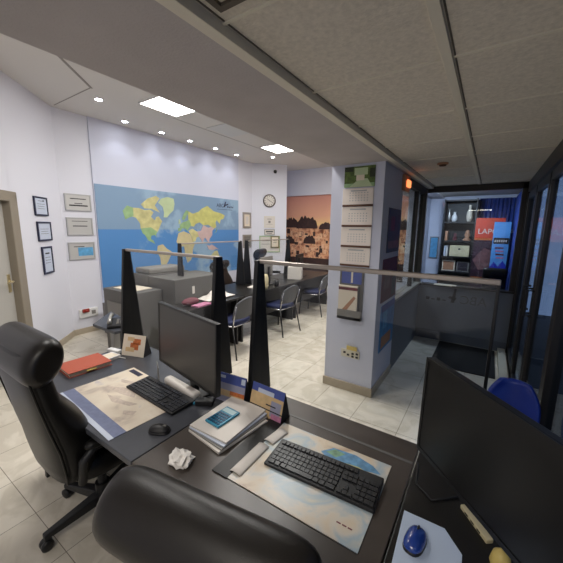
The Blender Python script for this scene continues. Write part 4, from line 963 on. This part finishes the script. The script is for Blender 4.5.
# loose things on that row
one('paper_pile', MB().grid(lambda u, v: (-0.12 + 0.24 * u, -0.26 + 0.52 * v, 0.02 + 0.06 * abs(math.sin(u * 5 + v * 7)) * math.sin(u * PI) * math.sin(v * PI) + 0.05 * math.sin(u * PI) * math.sin(v * PI)), 14, 20), 'paper', 'heap of white papers on the far desk beyond the photocopier', 'paper', (-3.12, 3.05, 0.735)).modifiers.new('Solidify', 'SOLIDIFY').thickness = 0.012
one('cloth_bundle', MB().ell((0, 0, 0.04), 0.07, 0.13, 0.05), 'skin', 'maroon cloth pouch on the far desk edge near the photocopier', 'pouch', (-3.08, 2.56, 0.743), smooth=True)
one('flat_book', MB().box(-0.06, -0.12, 0, 0.06, 0.12, 0.02), 'pink', 'pink book lying beside the maroon pouch', 'book', (-2.94, 2.62, 0.741), 0.05, bevel=0.003)
monitor('grey backed monitor on the far desk row, before the clock wall', (-3.22, 4.35, 0.741), R(-80), 0.46, 0.34, 0.14, 0, 'screen', casing='copier2')
monitor('black monitor on the far desk row nearest the harbour mural', (-3.25, 5.55, 0.741), R(-75), 0.5, 0.33, 0.12, 0, 'screen')
one('vase', MB().lathe([(0.05, 0), (0.065, 0.04), (0.065, 0.17), (0.05, 0.23), (0.03, 0.24)], 16), 'beige', 'beige rounded jar on the far desk in front of the grey monitor', 'jar', (-2.97, 3.98, 0.741), smooth=True).name = 'jar'
one('paper_carton', MB().box(-0.13, -0.1, 0, 0.13, 0.1, 0.24), 'paper', 'white carton on the far desk just past the last black fin', 'box', (-3.1, 5.15, 0.741), R(20), bevel=0.004)
one('pen_cup', MB().lathe([(0.035, 0), (0.04, 0.1), (0.036, 0.1), (0.033, 0.01)], 16), 'black', 'black pen cup on the far desk between the screens', 'cup', (-2.95, 4.3, 0.741), smooth=True)
one('papers', MB().box(-0.12, -0.16, 0, 0.12, 0.16, 0.012), 'paper', 'thin white paper stack on the far desk by the beige jar', 'paper', (-3.15, 4.05, 0.741), R(12)).name = 'paper_stack'

# customers' chairs
def visitor_chair(label, loc, rz, group='visitor chairs along the far desks'):
    t = thing('visitor_chair', label, 'chair', loc, rz, group)
    for sx in (-1, 1):
        part('leg', MB().tube([(sx * 0.2, 0.2, 0.44), (sx * 0.23, 0.24, 0.0)], 0.011, 10), 'blackmetal', t, smooth=True)
        part('leg', MB().tube([(sx * 0.2, -0.16, 0.44), (sx * 0.23, -0.25, 0.0)], 0.011, 10), 'blackmetal', t, smooth=True)
    part('seat_frame', MB().tube([(-0.2, 0.2, 0.43), (0.2, 0.2, 0.43), (0.2, -0.17, 0.43), (-0.2, -0.17, 0.43), (-0.2, 0.2, 0.43)], 0.011, 8), 'chrome', t, smooth=True)
    rings = [superring(0, 0.02, z, 0.22 * k, 0.21 * k, 0, 24, 3) for z, k in ((0.435, 0.95), (0.45, 1), (0.475, 1), (0.488, 0.92))]
    part('seat', MB().loft(rings), 'seatblue', t, smooth=True)
    def bk(u, v):
        a = (u - 0.5) * 2; w_ = 0.215 * (1 - 0.25 * max(0, v - 0.6) ** 2 * 6) * (0.9 + 0.1 * v)
        return (a * w_, -0.2 - 0.09 * v + 0.05 * a * a, 0.52 + 0.30 * v - 0.05 * a * a * v * v)
    o = part('backrest', MB().grid(bk, 14, 10), 'mesh', t, smooth=True); s = o.modifiers.new('Solidify', 'SOLIDIFY'); s.thickness = 0.016
    for sx in (-1, 1): part('back_frame', MB().tube([(sx * 0.2, -0.165, 0.43), (sx * 0.2, -0.185, 0.55), (sx * 0.205, -0.235, 0.72)], 0.01, 8), 'chrome', t, smooth=True)
    return t
vc = visitor_chair('mesh backed visitor chair behind the left black fins, nearest the photocopier', (-2.84, 3.1, 0), R(90))
dup(vc, (-2.80, 4.2, 0), R(84), 'mesh backed visitor chair with blue seat at the middle far desk')
dup(vc, (-2.86, 5.55, 0), R(95), 'mesh backed visitor chair at the far desk half hidden beside the pillar')
c_ = dup(ch1, (-4.2, 4.55, 0), R(-80), 'high backed black leather chair against the map, behind the far desks'); c_.scale = (1, 1, 0.86)
dup(ch1, (-4.2, 5.9, 0), R(-75), 'high backed black leather chair nearest the harbour mural')
for n_ in (): pass

# blue shell chair, floor mat, dark chair in the back room
t = thing('shell_chair', 'royal blue plastic chair beside the glass doors behind the monitor', 'chair', (0.185, 2.0, 0), R(172))
def shell(u, v):
    a = (u - 0.5) * 2; w_ = 0.115 + 0.02 * math.sin(v * PI); k = max(0, v - 0.55) / 0.45
    w_ *= (1 - 0.35 * k ** 2.5)
    return (a * w_, -0.15 - 0.08 * v + 0.04 * a * a, 0.50 + 0.345 * v)
o = part('backrest', MB().grid(shell, 14, 12), 'bluechair', t, smooth=True); o.modifiers.new('Solidify', 'SOLIDIFY').thickness = 0.02
part('seat', MB().loft([superring(0, 0.02, z, 0.18 * k, 0.18 * k, 0, 24, 3) for z, k in ((0.43, 0.95), (0.445, 1), (0.46, 1), (0.47, 0.93))]), 'bluechair', t, smooth=True)
for sx in (-1, 1):
    part('leg', MB().tube([(sx * 0.14, 0.15, 0.435), (sx * 0.17, 0.18, 0)], 0.011, 10), 'chrome', t, smooth=True); part('leg', MB().tube([(sx * 0.14, -0.14, 0.435), (sx * 0.17, -0.2, 0)], 0.011, 10), 'chrome', t, smooth=True)
part('back_support', MB().tube([(-0.1, -0.14, 0.435), (-0.1, -0.165, 0.6)], 0.01, 8).tube([(0.1, -0.14, 0.435), (0.1, -0.165, 0.6)], 0.01, 8), 'chrome', t, smooth=True)
one('door_mat', MB().box(-0.49, 4.22, 0.0005, 0.22, 5.24, 0.012), 'matrubber', 'black door mat on the tiles in front of the back wall', 'mat', bevel=0.003)
dk = dup(ch1, (0.12, 5.8, 0), R(180), 'dark office chair standing in front of the blue banner')
dk.scale = (0.62, 0.7, 0.92)

# ------------------------------------------------------------------ lights, world, camera
# soft fill: unseen area lamps added to brighten the front, left and rear rooms
lamp('front_room_fill', 'AREA', (-0.35, -0.9, ZR - 0.03), 17, (1.0, 0.93, 0.84), 0.6)  # unseen lamp added behind the camera to lift the dim front area
for ly, le in ((0.9, 20), (2.93, 52), (5.55, 38)): lamp('left_room_fill', 'AREA', (-2.2, ly, ZL - 0.03), le, (1.0, 0.97, 0.93), 0.58)  # lamps added out of sight past the beam to brighten floor and desks
lamp('rear_room_fill', 'AREA', (-0.55, 5.7, ZR - 0.02), 34, (0.78, 0.86, 1.0), 0.3, (R(18), 0, 0))  # bluish lamp added to brighten the banners and walls behind the back window
w = bpy.data.worlds.new('dusk'); bpy.context.scene.world = w; w.use_nodes = True
bg = w.node_tree.nodes['Background']; bg.inputs[0].default_value = (0.30, 0.42, 0.72, 1); bg.inputs[1].default_value = 0.7

cam = bpy.data.cameras.new('camera'); co = bpy.data.objects.new('camera', cam); C.objects.link(co)
cam.sensor_width = 36; cam.sensor_fit = 'HORIZONTAL'; cam.lens = 36 * 310.564 / 563; cam.clip_start = 0.02; cam.clip_end = 60
Rv = Vector((0.83207066, 0.55453281, 0.01232011)); Uv = Vector((-0.10463119, 0.13510769, 0.98529094)); Fv = Vector((-0.54471161, 0.82112074, -0.17044057))
mw = Matrix(((Rv.x, Uv.x, -Fv.x, 0), (Rv.y, Uv.y, -Fv.y, 0), (Rv.z, Uv.z, -Fv.z, 1.72), (0, 0, 0, 1)))
co.matrix_world = mw
sc = bpy.context.scene; sc.camera = co
sc.view_settings.view_transform = 'Standard'; sc.view_settings.look = 'None'; sc.view_settings.gamma = 1; sc.view_settings.use_curve_mapping = False
sc.view_settings.exposure = 0.38
try:
    sc.cycles.use_denoising = True; sc.cycles.max_bounces = 10; sc.cycles.diffuse_bounces = 6; sc.cycles.transparent_max_bounces = 16
    sc.cycles.sample_clamp_indirect = 4
except Exception: pass
